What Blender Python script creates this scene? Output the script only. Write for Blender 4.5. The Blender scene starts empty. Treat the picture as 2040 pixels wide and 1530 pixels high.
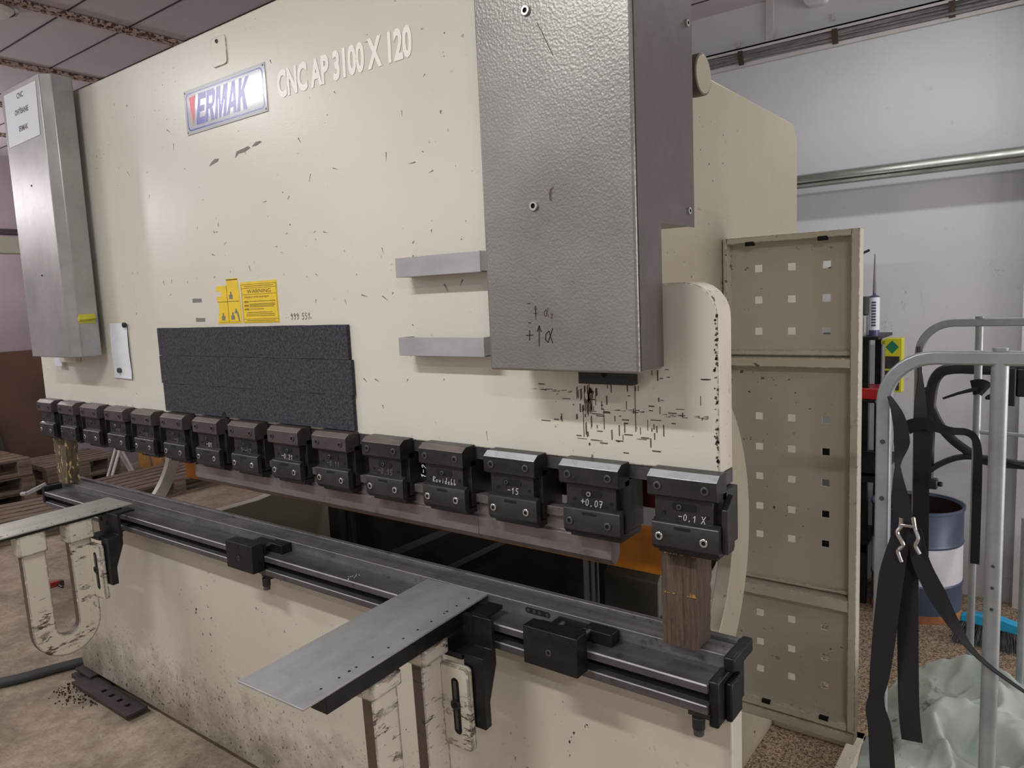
import bpy, math, random
from mathutils import Matrix, Vector
from math import radians as R, sin, cos, pi
scn = bpy.context.scene
col = scn.collection

# ------------------------------------------------------------------ camera, world, exposure
cd = bpy.data.cameras.new('camera'); cam = bpy.data.objects.new('camera', cd); col.objects.link(cam)
cd.sensor_width = 36.0; cd.lens = 1470/2040*36; cd.clip_start = 0.02; cd.clip_end = 60
F = 1470.0
mX = Vector((-1964, -87, F)).normalized(); Zc = -Vector((550, 12395, F)).normalized()
Xc = -mX; Zc = (Zc - Xc*Zc.dot(Xc)).normalized(); Yc = Vector((1110, -223, F))
Yc = (Yc - Xc*Yc.dot(Xc) - Zc*Yc.dot(Zc)).normalized()
# world axes seen in camera space (right, down, forward) -> camera axes in world space
right = Vector((Xc[0], Yc[0], Zc[0])); down = Vector((Xc[1], Yc[1], Zc[1])); fwd = Vector((Xc[2], Yc[2], Zc[2]))
rot = Matrix((right, -down, -fwd)).transposed().to_4x4()
cam.matrix_world = Matrix.Translation((3.539, -1.323, 1.643)) @ rot
scn.camera = cam
w = bpy.data.worlds.new('world'); scn.world = w; w.use_nodes = True
w.node_tree.nodes['Background'].inputs[0].default_value = (0.6, 0.6, 0.66, 1)
w.node_tree.nodes['Background'].inputs[1].default_value = 0.05
scn.view_settings.view_transform = 'Standard'; scn.view_settings.look = 'None'
scn.view_settings.gamma = 1; scn.view_settings.use_curve_mapping = False
scn.view_settings.exposure = -0.1

def area(name, loc, sx, sy, power, colr, rz=0):
    l = bpy.data.lights.new(name, 'AREA'); l.shape = 'RECTANGLE'; l.size = sx; l.size_y = sy
    l.energy = power; l.color = colr
    o = bpy.data.objects.new(name, l); col.objects.link(o); o.location = loc; o.rotation_euler = (0, 0, rz)
    return o
# ceiling tubes: (x, y, power, colour, turned)
LAMPS = [(2.10, -1.75, 47, (1, .99, .96), 0), (-0.95, -1.75, 38, (1, .985, .98), 0), (5.0, -2.7, 44, (1, .985, .97), 0),
         (0.8, -4.2, 12, (1, .985, .97), 0), (3.05, 1.95, 11, (.98, .985, 1.0), 0)]
for x, y, p, c, tr in LAMPS:
    area('tube_light', (x, y, 3.075), .9, 0.10, p, c, R(tr))
# unseen pendant fill lamps, added mainly to brighten the ceiling and far left
FILL_LAMPS = [(-3.0, -1.3, 2.7, 56, (1, .92, .96)), (-3.7, .55, 2.65, 40, (1, .92, .96)), (-1.2, -3.6, 2.6, 18, (1, .92, .95)), (6.2, -.3, 2.6, 22, (.97, .98, 1))]
for x, y, z, p, c in FILL_LAMPS:
    l = bpy.data.lights.new('fill_light', 'POINT'); l.energy = p; l.color = c; l.shadow_soft_size = .09
    o = bpy.data.objects.new('fill_light', l); col.objects.link(o); o.location = (x, y, z-.16)

# unseen light added at the right wall to brighten the side frame
wl = area('added_side_light', (6.93, 1.7, 1.1), 1.6, 1.9, 62, (1, .95, .95)); wl.rotation_euler = (0, R(90), 0)
# ------------------------------------------------------------------ materials
def S(r, g, b):
    f = lambda c: (c/255/12.92) if c/255 <= .04045 else ((c/255+.055)/1.055)**2.4
    return (f(r), f(g), f(b), 1)
class NT:
    def __init__(s, name):
        s.m = bpy.data.materials.new(name); s.m.use_nodes = True; s.t = s.m.node_tree
        s.b = s.t.nodes['Principled BSDF']; s.pos = s.t.nodes.new('ShaderNodeNewGeometry').outputs['Position']
    def n(s, typ, **kw):
        nd = s.t.nodes.new(typ)
        for k, v in kw.items():
            if k in nd.inputs: nd.inputs[k].default_value = v
            else: setattr(nd, k, v)
        return nd
    def link(s, a, b): s.t.links.new(a, b)
    def mapped(s, sc=(1, 1, 1), rot=(0, 0, 0), loc=(0, 0, 0)):
        m = s.n('ShaderNodeMapping'); s.link(s.pos, m.inputs['Vector'])
        m.inputs['Scale'].default_value = sc; m.inputs['Rotation'].default_value = rot; m.inputs['Location'].default_value = loc
        return m.outputs[0]
    def noise(s, scale, detail=4, rough=.5, vec=None, dist=0):
        nd = s.n('ShaderNodeTexNoise', Scale=scale, Detail=detail, Roughness=rough, Distortion=dist)
        s.link(vec or s.pos, nd.inputs['Vector']); return nd.outputs[0]
    def ramp(s, f, a, b, ca=0.0, cb=1.0):
        r = s.n('ShaderNodeMapRange'); s.link(f, r.inputs[0])
        r.inputs[1].default_value = a; r.inputs[2].default_value = b; r.inputs[3].default_value = ca; r.inputs[4].default_value = cb
        return r.outputs[0]
    def mix(s, f, a, b):
        m = s.n('ShaderNodeMix', data_type='RGBA')
        for i, v in ((0, f), (6, a), (7, b)):
            if hasattr(v, 'links') or isinstance(v, bpy.types.NodeSocket): s.link(v, m.inputs[i])
            else: m.inputs[i].default_value = v
        return m.outputs[2]
    def math(s, op, a, b=0.0, c=False):
        m = s.n('ShaderNodeMath', operation=op, use_clamp=c)
        for i, v in ((0, a), (1, b)):
            if isinstance(v, bpy.types.NodeSocket): s.link(v, m.inputs[i])
            else: m.inputs[i].default_value = v
        return m.outputs[0]
    def edge(s, radius=.004, lo=.02, hi=.10):
        b = s.n('ShaderNodeBevel', samples=6, Radius=radius); g = s.n('ShaderNodeNewGeometry')
        d = s.n('ShaderNodeVectorMath', operation='DOT_PRODUCT'); s.link(b.outputs[0], d.inputs[0]); s.link(g.outputs['True Normal'], d.inputs[1])
        return s.ramp(s.math('SUBTRACT', 1.0, d.outputs['Value']), lo, hi)
    def bump(s, h, strength=.3, dist=.002):
        b = s.n('ShaderNodeBump', Strength=strength, Distance=dist); s.link(h, b.inputs['Height'])
        s.link(b.outputs[0], s.b.inputs['Normal'])
    def out(s, c=None, rough=.5, metal=0, spec=.5):
        if c is not None:
            if isinstance(c, bpy.types.NodeSocket): s.link(c, s.b.inputs['Base Color'])
            else: s.b.inputs['Base Color'].default_value = c
        if isinstance(rough, bpy.types.NodeSocket): s.link(rough, s.b.inputs['Roughness'])
        else: s.b.inputs['Roughness'].default_value = rough
        s.b.inputs['Metallic'].default_value = metal
        s.b.inputs['Specular IOR Level'].default_value = spec
        return s.m

def simple(name, c, rough=.5, metal=0, var=.12, scale=8, bump=0, bscale=120):
    n = NT(name)
    f = n.ramp(n.noise(scale, 5), .3, .7)
    d = tuple(max(0, v*(1-var)) for v in c[:3])+(1,); l = tuple(min(1, v*(1+var)) for v in c[:3])+(1,)
    cc = n.mix(f, d, l)
    if bump: n.bump(n.noise(bscale, 3), bump, .002)
    return n.out(cc, rough, metal)

def paint(name, base, dirty, chip, chipamt=.5, rough=.35, peel=.12, peelscale=170, bottomdirt=False, rust=False, scratch=True, edge=0, edgecol=None):
    n = NT(name)
    big = n.ramp(n.noise(1.6, 3), .35, .7)
    c = n.mix(n.math('MULTIPLY', big, .35), base, dirty)
    sm = n.ramp(n.noise(22, 6, .7), .52, .8)
    c = n.mix(n.math('MULTIPLY', sm, .22), c, dirty)
    if bottomdirt:     # grime splashed along the foot of the sheet
        sep = n.n('ShaderNodeSeparateXYZ'); n.link(n.pos, sep.inputs[0])
        z = n.math('ADD', sep.outputs[2], n.ramp(n.noise(9, 6, .7), .3, .7, -.12, .12))
        g = n.ramp(z, .03, .30, .75, 0.0)
        c = n.mix(g, c, S(95, 82, 66))
        sp = n.ramp(n.noise(75, 3, .5), .64, .66)
        near = n.ramp(z, .05, .45, 1.0, 0.0)
        c = n.mix(n.math('MULTIPLY', sp, near), c, S(30, 24, 22))
    # paint chips: small dark spots gathered in patches
    ch = n.ramp(n.noise(48, 3, .55), .70-.06*chipamt, .715-.06*chipamt)
    mask = n.ramp(n.noise(3.1, 2), .45, .62)
    c = n.mix(n.math('MULTIPLY', ch, mask), c, chip)
    if scratch:
        v = n.mapped((9, 9, 60), (0, R(35), 0))
        s1 = n.ramp(n.noise(1.6, 5, .62, v), .735, .755)
        v2 = n.mapped((70, 9, 5), (0, R(-12), 0))
        s2 = n.ramp(n.noise(1.4, 5, .62, v2), .745, .765)
        c = n.mix(n.math('MULTIPLY', s1, .75), c, chip)
        c = n.mix(n.math('MULTIPLY', s2, .65), c, chip)
    if rust:
        rr = n.ramp(n.noise(30, 9, .78, n.mapped((.35, .35, 1.2))), .555, .575)
        rcol = n.mix(n.ramp(n.noise(40, 4), .3, .7), S(48, 38, 38), S(110, 92, 80))
        m2 = n.ramp(n.noise(7, 3), .40, .55)
        c = n.mix(n.math('MULTIPLY', rr, m2), c, rcol)
    if edge:
        e = n.edge(edge, .01, .06); q = n.ramp(n.noise(55, 6, .7), *((.40, .46) if rust else (.46, .52)))
        c = n.mix(n.math('MULTIPLY', n.math('MULTIPLY', e, q), .95), c, edgecol or chip)
    n.bump(n.noise(peelscale, 2), peel, .002)
    return n.out(c, rough)

def steel(name, dark, light, rough=.38, metal=.85, streak=(3, 40, 40), spots=0.0, spotc=None, bump=.08):
    n = NT(name)
    a = n.ramp(n.noise(1.5, 6, .6, n.mapped(streak)), .3, .72)
    b = n.ramp(n.noise(7, 6, .65), .3, .7)
    f = n.math('ADD', n.math('MULTIPLY', a, .55), n.math('MULTIPLY', b, .45))
    c = n.mix(f, dark, light)
    if spots:
        c = n.mix(n.math('MULTIPLY', n.ramp(n.noise(30, 5, .7), .56, .66), spots), c, spotc or S(45, 38, 34))
    n.bump(n.noise(90, 5), bump, .001)
    return n.out(c, n.ramp(b, 0, 1, rough+.08, rough-.05), metal)

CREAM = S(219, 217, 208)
M = {}
M['cream'] = paint('cream_paint', CREAM, S(204, 198, 176), S(84, 76, 66), .35, .30, .10, 210, edge=.004, edgecol=S(110, 92, 70))
M['cream_apron'] = paint('cream_paint_apron', S(206, 200, 187), S(186, 176, 158), S(58, 48, 40), .35, .42, .05, 120, bottomdirt=True)
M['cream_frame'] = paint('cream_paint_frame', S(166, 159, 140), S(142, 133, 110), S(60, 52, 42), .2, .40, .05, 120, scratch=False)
M['cream_edge'] = paint('cream_paint_edge', S(224, 218, 208), S(204, 190, 160), S(50, 44, 40), .8, .4, .05)
M['guard'] = paint('guard_paint', S(204, 199, 184), S(168, 160, 142), S(70, 64, 54), .3, .38, .04, scratch=False)
M['guard_frame'] = paint('guard_frame_paint', S(208, 203, 186), S(166, 154, 130), S(50, 44, 34), .7, .38, .04, scratch=False, edge=.0035, edgecol=S(92, 80, 58))
M['chipped'] = paint('chipped_cream_paint', S(212, 206, 192), S(186, 174, 152), S(44, 36, 36), 1.5, .42, .06, rust=True, edge=.011, edgecol=S(40, 32, 34))
M['chipped_edge'] = paint('chipped_cream_edge', S(96, 82, 72), S(66, 52, 46), S(36, 28, 28), 1.7, .5, .1, rust=True)
M['logo_white'] = simple('logo_plate_white', S(196, 199, 206), .10, 0, .03)
M['blue'] = simple('logo_blue', S(22, 44, 168), .25, 0, .05)
M['red'] = simple('logo_red', S(226, 70, 84), .3, 0, .05)
M['letter'] = simple('white_vinyl', S(248, 248, 242), .35, 0, .02)
M['inkline'] = simple('print_ink', S(70, 60, 40), .6, 0, .05)
M['ink'] = simple('black_ink', S(28, 26, 28), .6, 0, .05)
M['fadedink'] = simple('faded_ink', S(84, 66, 58), .6, 0, .05)
M['pencil'] = simple('pencil_grey', S(120, 120, 116), .6, 0, .05)
M['paper'] = simple('paper', S(226, 230, 240), .7, 0, .02)
M['chalk'] = simple('chalk', S(214, 214, 214), .8, 0, .1)
M['chalk_dim'] = simple('rubbed_chalk', S(120, 118, 120), .8, 0, .1)
M['yellow'] = simple('yellow_sticker', S(232, 198, 44), .5, 0, .08, 30)
M['tape'] = simple('yellow_tape', S(190, 184, 60), .35, 0, .1, 40)
M['chipmetal'] = simple('bare_chip', S(118, 114, 108), .5, .3, .2, 60)
M['foam'] = simple('black_felt', S(58, 57, 66), .95, 0, .6, 150, 1.0, 220)
n = NT('hammered_grey_paint')
f = n.ramp(n.noise(5, 4), .3, .7)
c = n.mix(f, S(128, 126, 123), S(150, 148, 145))
vor = n.n('ShaderNodeTexVoronoi', Scale=190.0); n.link(n.pos, vor.inputs['Vector'])
nb = n.math('ADD', n.math('MULTIPLY', vor.outputs[0], .8), n.noise(170, 2))
rub = n.ramp(n.noise(1.0, 7, .75, n.mapped((8, 8, 70))), .68, .74)
c = n.mix(n.math('MULTIPLY', rub, .45), c, S(186, 186, 182))
n.bump(nb, .20, .0022); M['hammer'] = n.out(c, .38, .45)
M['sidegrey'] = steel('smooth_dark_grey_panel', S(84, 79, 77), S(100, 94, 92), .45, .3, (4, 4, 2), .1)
n = NT('silver_grey_paint')
c = n.mix(n.ramp(n.noise(4, 6, .65), .3, .72), S(138, 138, 136), S(172, 170, 170))
c = n.mix(n.math('MULTIPLY', n.ramp(n.noise(26, 6, .7), .58, .72), .25), c, S(110, 108, 104))
n.bump(n.noise(160, 3), .08, .002); M['silver'] = n.out(c, .38, .35)
M['alu'] = steel('brushed_bar', S(158, 156, 160), S(190, 190, 196), .4, .25, (3, 14, 14), .15, S(170, 150, 110))
M['black_steel'] = steel('blackened_steel', S(24, 24, 27), S(52, 51, 55), .40, .55, (5, 20, 20), .3, S(16, 16, 18))
M['holder'] = steel('holder_steel', S(36, 35, 37), S(74, 70, 72), .36, .5, (6, 14, 14), .35, S(22, 22, 24))
M['holder_brown'] = steel('holder_steel_browned', S(72, 64, 66), S(108, 98, 100), .42, .5, (6, 14, 14), .3, S(50, 44, 44))
M['jaw_chamfer'] = steel('jaw_chamfer_steel', S(100, 92, 90), S(140, 130, 126), .4, .4, (6, 14, 14), .2)
M['jaw_bright'] = steel('jaw_reflection_steel', S(184, 186, 194), S(228, 230, 236), .36, .4, (10, 14, 14), .25, S(96, 96, 104))  # bright reflection on the right jaws' chamfers, put into the colour
M['bed'] = steel('worn_bed_steel', S(82, 80, 82), S(150, 147, 148), .38, .5, (1.2, 60, 30), .45, S(38, 34, 32))
M['rail'] = steel('rail_steel', S(68, 64, 68), S(112, 108, 111), .42, .45, (2, 20, 20), .4, S(30, 28, 28))
M['brightedge'] = steel('bright_edge_steel', S(130, 128, 130), S(168, 166, 168), .5, .3)
M['punch'] = steel('punch_steel', S(104, 92, 92), S(150, 142, 142), .42, .5, (3, 9, 9), .4, S(82, 70, 66))
M['armplate'] = steel('arm_plate_steel', S(146, 146, 149), S(186, 186, 188), .38, .4, (9, 3, 10), .12, S(90, 84, 80))
M['armplate2'] = steel('arm_plate_pale', S(158, 158, 150), S(184, 184, 174), .45, .3, (16, 3, 10), .08, S(110, 104, 90))
M['screw'] = simple('dark_screw', S(84, 82, 82), .4, .5, .2, 60)
M['screw_bright'] = simple('bright_screw', S(200, 202, 204), .28, .9, .1, 60)
M['hole'] = simple('hole_black', S(8, 8, 9), .8, 0, .1)
M['orange'] = simple('orange_paint', S(206, 128, 32), .5, 0, .2, 9, .1)
M['darkred'] = simple('dark_red_paint', S(96, 22, 24), .5, 0, .15)
M['redplastic'] = simple('red_plastic', S(176, 42, 40), .4, 0, .1)
M['darkgrey'] = simple('dark_grey_paint', S(50, 48, 46), .6, 0, .2)
M['midgrey'] = simple('housing_grey', S(104, 100, 92), .6, 0, .15)
n = NT('old_wood')
g = n.noise(2.2, 8, .65, n.mapped((70, 70, 5)))
c = n.mix(n.ramp(g, .3, .68), S(54, 44, 38), S(104, 86, 72))
c = n.mix(n.ramp(n.noise(1.5, 6, .7, n.mapped((14, 14, 70))), .66, .7), c, S(40, 30, 26))
n.bump(g, .6, .003); M['wood'] = n.out(c, .85)
n = NT('splintered_wood')
g = n.noise(2.2, 8, .65, n.mapped((70, 70, 5)))
c = n.mix(n.ramp(g, .3, .68), S(62, 54, 44), S(110, 98, 76))
c = n.mix(n.ramp(n.noise(3.2, 4, .6, n.mapped((22, 22, 9))), .60, .62), c, S(206, 178, 116))
n.bump(g, .6, .003); M['wood_split'] = n.out(c, .85)
M['freshwood'] = simple('fresh_wood', S(176, 132, 80), .8, 0, .25, 60)
n = NT('pallet_wood')
g = n.noise(1.6, 7, .65, n.mapped((30, 3, 30)))
c = n.mix(n.ramp(g, .3, .7), S(84, 70, 60), S(142, 124, 108)); n.bump(g, .4, .002); M['pallet'] = n.out(c, .85)
n = NT('plank_wood')
g = n.noise(2.0, 7, .65, n.mapped((40, 40, 4)))
c = n.mix(n.ramp(g, .3, .7), S(150, 104, 52), S(196, 146, 84)); M['plank'] = n.out(c, .8)
M['board'] = simple('brown_hardboard', S(88, 64, 52), .75, 0, .2, 3)
# room
n = NT('white_wall')
c = n.mix(n.ramp(n.noise(1.2, 4), .3, .7), S(206, 208, 213), S(220, 221, 223))
c = n.mix(n.math('MULTIPLY', n.ramp(n.noise(11, 6, .7), .62, .74), .4), c, S(150, 146, 142))
sep = n.n('ShaderNodeSeparateXYZ'); n.link(n.pos, sep.inputs[0])
low = n.ramp(n.math('ADD', sep.outputs[2], n.ramp(n.noise(4, 5), .3, .7, -.25, .25)), .1, .9, .55, 0)
c = n.mix(low, c, S(136, 126, 116))
ck = n.n('ShaderNodeTexVoronoi', Scale=1.5, feature='DISTANCE_TO_EDGE')
dv = n.n('ShaderNodeVectorMath', operation='ADD'); n.link(n.pos, dv.inputs[0])
nn = n.n('ShaderNodeTexNoise', Scale=4.0, Detail=5.0); n.link(n.pos, nn.inputs['Vector']); n.link(nn.outputs[1], dv.inputs[1])
n.link(dv.outputs[0], ck.inputs['Vector'])
crk = n.ramp(ck.outputs[0], .001, .003, 1, 0)
c = n.mix(n.math('MULTIPLY', n.math('MULTIPLY', crk, n.ramp(n.noise(1.7, 2), .56, .62)), .35), c, S(96, 92, 90))
n.bump(n.noise(30, 6), .2, .004); M['wall'] = n.out(c, .8)
n = NT('mauve_wall')
c = n.mix(n.ramp(n.noise(1.5, 4), .3, .7), S(150, 138, 146), S(166, 154, 160)); n.bump(n.noise(20, 5), .1, .004); M['wall_mauve'] = n.out(c, .8)
n = NT('ceiling_panels')
c = n.mix(n.ramp(n.noise(1.0, 3), .3, .7), S(190, 182, 188), S(202, 194, 200)); M['ceiling'] = n.out(c, .7)
n = NT('floor_concrete')
b1 = n.ramp(n.noise(2.2, 8, .7), .35, .68)
c = n.mix(b1, S(116, 101, 86), S(174, 158, 138))
b2 = n.ramp(n.noise(14, 8, .75), .4, .7)
c = n.mix(n.math('MULTIPLY', b2, .55), c, S(196, 182, 162))
b3 = n.ramp(n.noise(70, 4, .7), .55, .72)
c = n.mix(n.math('MULTIPLY', b3, .75), c, S(70, 56, 46))
b4 = n.ramp(n.noise(1.1, 6, .75, n.mapped((1, 1, 1), (0, 0, 0), (3, 1, 0))), .48, .62)
c = n.mix(n.math('MULTIPLY', b4, .5), c, S(86, 72, 60))
sep = n.n('ShaderNodeSeparateXYZ'); n.link(n.pos, sep.inputs[0])
# speckled terrazzo behind the machine
vor = n.n('ShaderNodeTexVoronoi', Scale=190.0); n.link(n.pos, vor.inputs['Vector'])
sepc = n.n('ShaderNodeSeparateColor'); n.link(vor.outputs[1], sepc.inputs[0])
tz = n.mix(n.ramp(n.math('ADD', n.math('MULTIPLY', sepc.outputs[0], .6), n.math('MULTIPLY', n.noise(60, 5, .7), .5)), .3, .75), S(78, 62, 48), S(176, 154, 128))
zone = n.ramp(sep.outputs[0], 2.0, 2.6)
c = n.mix(zone, c, tz)
n.bump(n.math('ADD', n.noise(60, 6, .7), n.math('MULTIPLY', n.noise(9, 5), 1.5)), .6, .006); M['floor'] = n.out(c, .8)
n = NT('spatter_strip')
c = n.mix(n.ramp(n.noise(40, 6, .7), .50, .53), S(190, 170, 162), S(84, 54, 46)); M['strip'] = n.out(c, .7)
M['seam'] = simple('dark_seam', S(60, 52, 58), .8)
M['galv'] = steel('galvanised_tube', S(138, 144, 148), S(178, 184, 188), .42, .55, (8, 8, 8), .12, S(104, 110, 112))
M['chrome'] = simple('chrome', S(210, 210, 214), .18, 1, .05)
M['webbing'] = simple('black_webbing', S(24, 24, 28), .8, 0, .2, 300, .3, 700)
M['blackplastic'] = simple('black_plastic', S(32, 32, 35), .45, 0, .2, 20, .2, 60)
n = NT('white_cloth')
c = n.mix(n.ramp(n.noise(5, 6, .6), .3, .7), S(160, 172, 164), S(192, 202, 195))
c = n.mix(n.ramp(n.noise(6, 7, .75), .57, .66), c, S(60, 60, 62)); n.bump(n.noise(11, 4), .3, .01); M['cloth'] = n.out(c, .8)
M['barrel_blue'] = simple('barrel_blue', S(72, 84, 106), .4, .1, .15, 6)
M['barrel_white'] = simple('barrel_white', S(206, 206, 214), .45, 0, .06, 6)
M['darkinside'] = simple('dark_barrel_inside', S(46, 30, 28), .8, 0, .3, 10)  # darker colour for the barrel's inner faces
M['rust'] = simple('rust', S(158, 106, 70), .8, 0, .25, 20)
M['label_blue'] = simple('label_blue', S(150, 184, 204), .5, 0, .1, 25)
M['broomblue'] = simple('broom_head_blue', S(32, 160, 206), .4, 0, .06)
M['broomstick'] = simple('broom_stick_blue', S(40, 48, 178), .35, 0, .06)
M['bristle'] = simple('bristles', S(70, 74, 84), .7, 0, .6, 200)
M['trayalu'] = steel('galvanised_rail', S(112, 112, 104), S(160, 162, 158), .3, .7)
M['conduit'] = simple('painted_conduit', S(204, 200, 198), .6, 0, .1)
M['cable'] = simple('grey_cable', S(132, 128, 130), .6, 0, .2, 20)
M['bracketbrown'] = simple('brown_bracket', S(70, 52, 46), .7, 0, .2)
M['yellowbox'] = simple('yellow_box', S(204, 200, 50), .5, 0, .05)
M['green'] = simple('green_label', S(28, 122, 84), .5, 0, .05)
M['boxprint'] = simple('box_print', S(52, 48, 54), .5, 0, .5, 30)
M['purple'] = simple('cartridge_purple', S(84, 78, 118), .4, 0, .2, 60)
M['rubber'] = simple('rubber_hose', S(60, 60, 62), .6, 0, .1)
M['palecream'] = simple('pale_beam_paint', S(214, 218, 198), .5, 0, .05)
M['foot'] = steel('foot_plate_steel', S(52, 46, 48), S(86, 78, 78), .5, .4)
M['footdirt'] = simple('dirt', S(70, 60, 50), .95, 0, .4, 60, .5)
n = NT('lamp_diffuser'); n.b.inputs['Emission Color'].default_value = (1, .99, .95, 1); n.b.inputs['Emission Strength'].default_value = 2.0
M['diffuser'] = n.out(S(240, 240, 240), .5)
M['lampbody'] = simple('lamp_body', S(220, 220, 216), .5)

# ------------------------------------------------------------------ mesh helper
class MB:
    def __init__(s): s.v = []; s.f = []; s.mi = []
    def add(s, vs, fs, mi=0):
        k = len(s.v); s.v += [tuple(v) for v in vs]
        for f in fs: s.f.append([i+k for i in f]); s.mi.append(mi)
        return s
    def box(s, x0, x1, y0, y1, z0, z1, mi=0):
        vs = [(x, y, z) for x in (x0, x1) for y in (y0, y1) for z in (z0, z1)]
        return s.add(vs, [(0, 1, 3, 2), (4, 6, 7, 5), (0, 4, 5, 1), (2, 3, 7, 6), (0, 2, 6, 4), (1, 5, 7, 3)], mi)
    def prism(s, poly, ax, a, b, mi=0, capmi=None):
        """poly in the two remaining axes (xyz order), extruded a->b along axis ax"""
        def P(p, t):
            return (t, p[0], p[1]) if ax == 0 else ((p[0], t, p[1]) if ax == 1 else (p[0], p[1], t))
        area2 = sum(poly[i][0]*poly[(i+1) % len(poly)][1]-poly[(i+1) % len(poly)][0]*poly[i][1] for i in range(len(poly)))
        if area2 < 0: poly = poly[::-1]
        if ax == 1: a, b = b, a
        if a > b and ax != 1: a, b = b, a
        if ax == 1 and a < b: a, b = b, a
        n_ = len(poly); vs = [P(p, a) for p in poly]+[P(p, b) for p in poly]
        s.add(vs, [list(range(n_))[::-1], [i+n_ for i in range(n_)]], mi if capmi is None else capmi)
        k = len(s.v)-2*n_
        for i in range(n_):
            j = (i+1) % n_; s.f.append([k+i, k+j, k+n_+j, k+n_+i]); s.mi.append(mi)
        return s
    def tube(s, path, r, seg=10, mi=0, closed=False, cap=True, flat=1.0, sq=False):
        path = [Vector(p) for p in path]; rs = r if isinstance(r, (list, tuple)) else [r]*len(path)
        k0 = len(s.v); N = len(path); up = None
        if sq: seg = 4
        for i, p in enumerate(path):
            if closed: t = (path[(i+1) % N]-path[i-1]).normalized()
            elif i == 0: t = (path[1]-path[0]).normalized()
            elif i == N-1: t = (path[-1]-path[-2]).normalized()
            else: t = ((path[i+1]-p).normalized()+(p-path[i-1]).normalized()).normalized()
            if up is None:
                up = Vector((0, 0, 1)) if abs(t.z) < .9 else Vector((0, 1, 0))
            u = (up-t*up.dot(t)).normalized(); up = u; w_ = t.cross(u)
            for j in range(seg):
                a = 2*pi*(j+(.5 if sq else 0))/seg
                s.v.append(tuple(p+(u*cos(a)*flat+w_*sin(a))*rs[i]*(1.414 if sq else 1)))
        rng = N if closed else N-1
        for i in range(rng):
            for j in range(seg):
                a = k0+i*seg+j; b = k0+i*seg+(j+1) % seg; c_ = k0+((i+1) % N)*seg+(j+1) % seg; d = k0+((i+1) % N)*seg+j
                s.f.append([a, d, c_, b][::-1]); s.mi.append(mi)
        if cap and not closed:
            s.f.append([k0+j for j in range(seg)][::-1]); s.mi.append(mi)
            s.f.append([k0+(N-1)*seg+j for j in range(seg)]); s.mi.append(mi)
        return s
    def cyl(s, p0, p1, r, seg=16, mi=0, r2=None): return s.tube([p0, p1], [r, r if r2 is None else r2], seg, mi)
    def lathe(s, prof, c=(0, 0, 0), seg=32, mi=0):
        k = len(s.v); n_ = len(prof)
        for j in range(seg):
            a = 2*pi*j/seg
            for r, z in prof: s.v.append((c[0]+r*cos(a), c[1]+r*sin(a), c[2]+z))
        for j in range(seg):
            for i in range(n_-1):
                a = k+j*n_+i; b = k+((j+1) % seg)*n_+i
                s.f.append([a, b, b+1, a+1]); s.mi.append(mi)
        return s
    def ribbon(s, path, wv, width, th=.002, mi=0):
        """flat band along path; wv is the direction (or list of) of its width"""
        path = [Vector(p) for p in path]; k = len(s.v); N = len(path)
        for i, p in enumerate(path):
            a = path[max(0, i-1)]; b = path[min(N-1, i+1)]; t = (b-a).normalized()
            ww = Vector(wv[i] if isinstance(wv, list) else wv); wd = width[i] if isinstance(width, list) else width
            ww = (ww-t*ww.dot(t)).normalized(); nn_ = t.cross(ww)
            for q in (-ww*wd/2-nn_*th/2, ww*wd/2-nn_*th/2, ww*wd/2+nn_*th/2, -ww*wd/2+nn_*th/2): s.v.append(tuple(p+q))
        for i in range(N-1):
            for j in range(4):
                a = k+i*4+j; b = k+i*4+(j+1) % 4; s.f.append([a, b, b+4, a+4]); s.mi.append(mi)
        s.f.append([k+3, k+2, k+1, k]); s.mi.append(mi); e = k+(N-1)*4; s.f.append([e, e+1, e+2, e+3]); s.mi.append(mi)
        return s
    def build(s, name, mats, parent=None, bevel=0, smooth=.6, loc=None, segs=2):
        me = bpy.data.meshes.new(name); me.from_pydata(s.v, [], s.f); me.update()
        for m in (mats if isinstance(mats, (list, tuple)) else [mats]): me.materials.append(M[m] if isinstance(m, str) else m)
        me.polygons.foreach_set('material_index', s.mi)
        if smooth:
            me.polygons.foreach_set('use_smooth', [True]*len(me.polygons)); me.set_sharp_from_angle(angle=smooth)
        o = bpy.data.objects.new(name, me); col.objects.link(o)
        if bevel:
            b = o.modifiers.new('bevel', 'BEVEL'); b.width = bevel; b.segments = segs; b.limit_method = 'ANGLE'; b.angle_limit = .6
            b.harden_normals = False
        if parent is not None:
            o.parent = parent; o.location = loc if loc is not None else -world_loc(parent)
        elif loc is not None: o.location = loc
        return o
def world_loc(o):
    v = Vector((0, 0, 0))
    while o is not None: v += o.location; o = o.parent
    return v
def centre(o):
    """put the origin of a top-level mesh at the middle of its base"""
    vs = [v.co for v in o.data.vertices]
    c_ = Vector(((min(v.x for v in vs)+max(v.x for v in vs))/2, (min(v.y for v in vs)+max(v.y for v in vs))/2, min(v.z for v in vs)))
    for v in o.data.vertices: v.co -= c_
    o.location = o.location+c_
    return o
def tag(o, label=None, cat=None, group=None, kind=None):
    if label: o['label'] = label
    if cat: o['category'] = cat
    if group: o['group'] = group
    if kind: o['kind'] = kind
    return o
def empty(name, loc, label, cat, group=None):
    o = bpy.data.objects.new(name, None); col.objects.link(o); o.location = loc; o.empty_display_size = .1
    return tag(o, label, cat, group)
def copy_tree(o, parent=None):
    c_ = o.copy(); col.objects.link(c_); c_.parent = parent
    for ch in o.children: copy_tree(ch, c_)
    return c_
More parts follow.
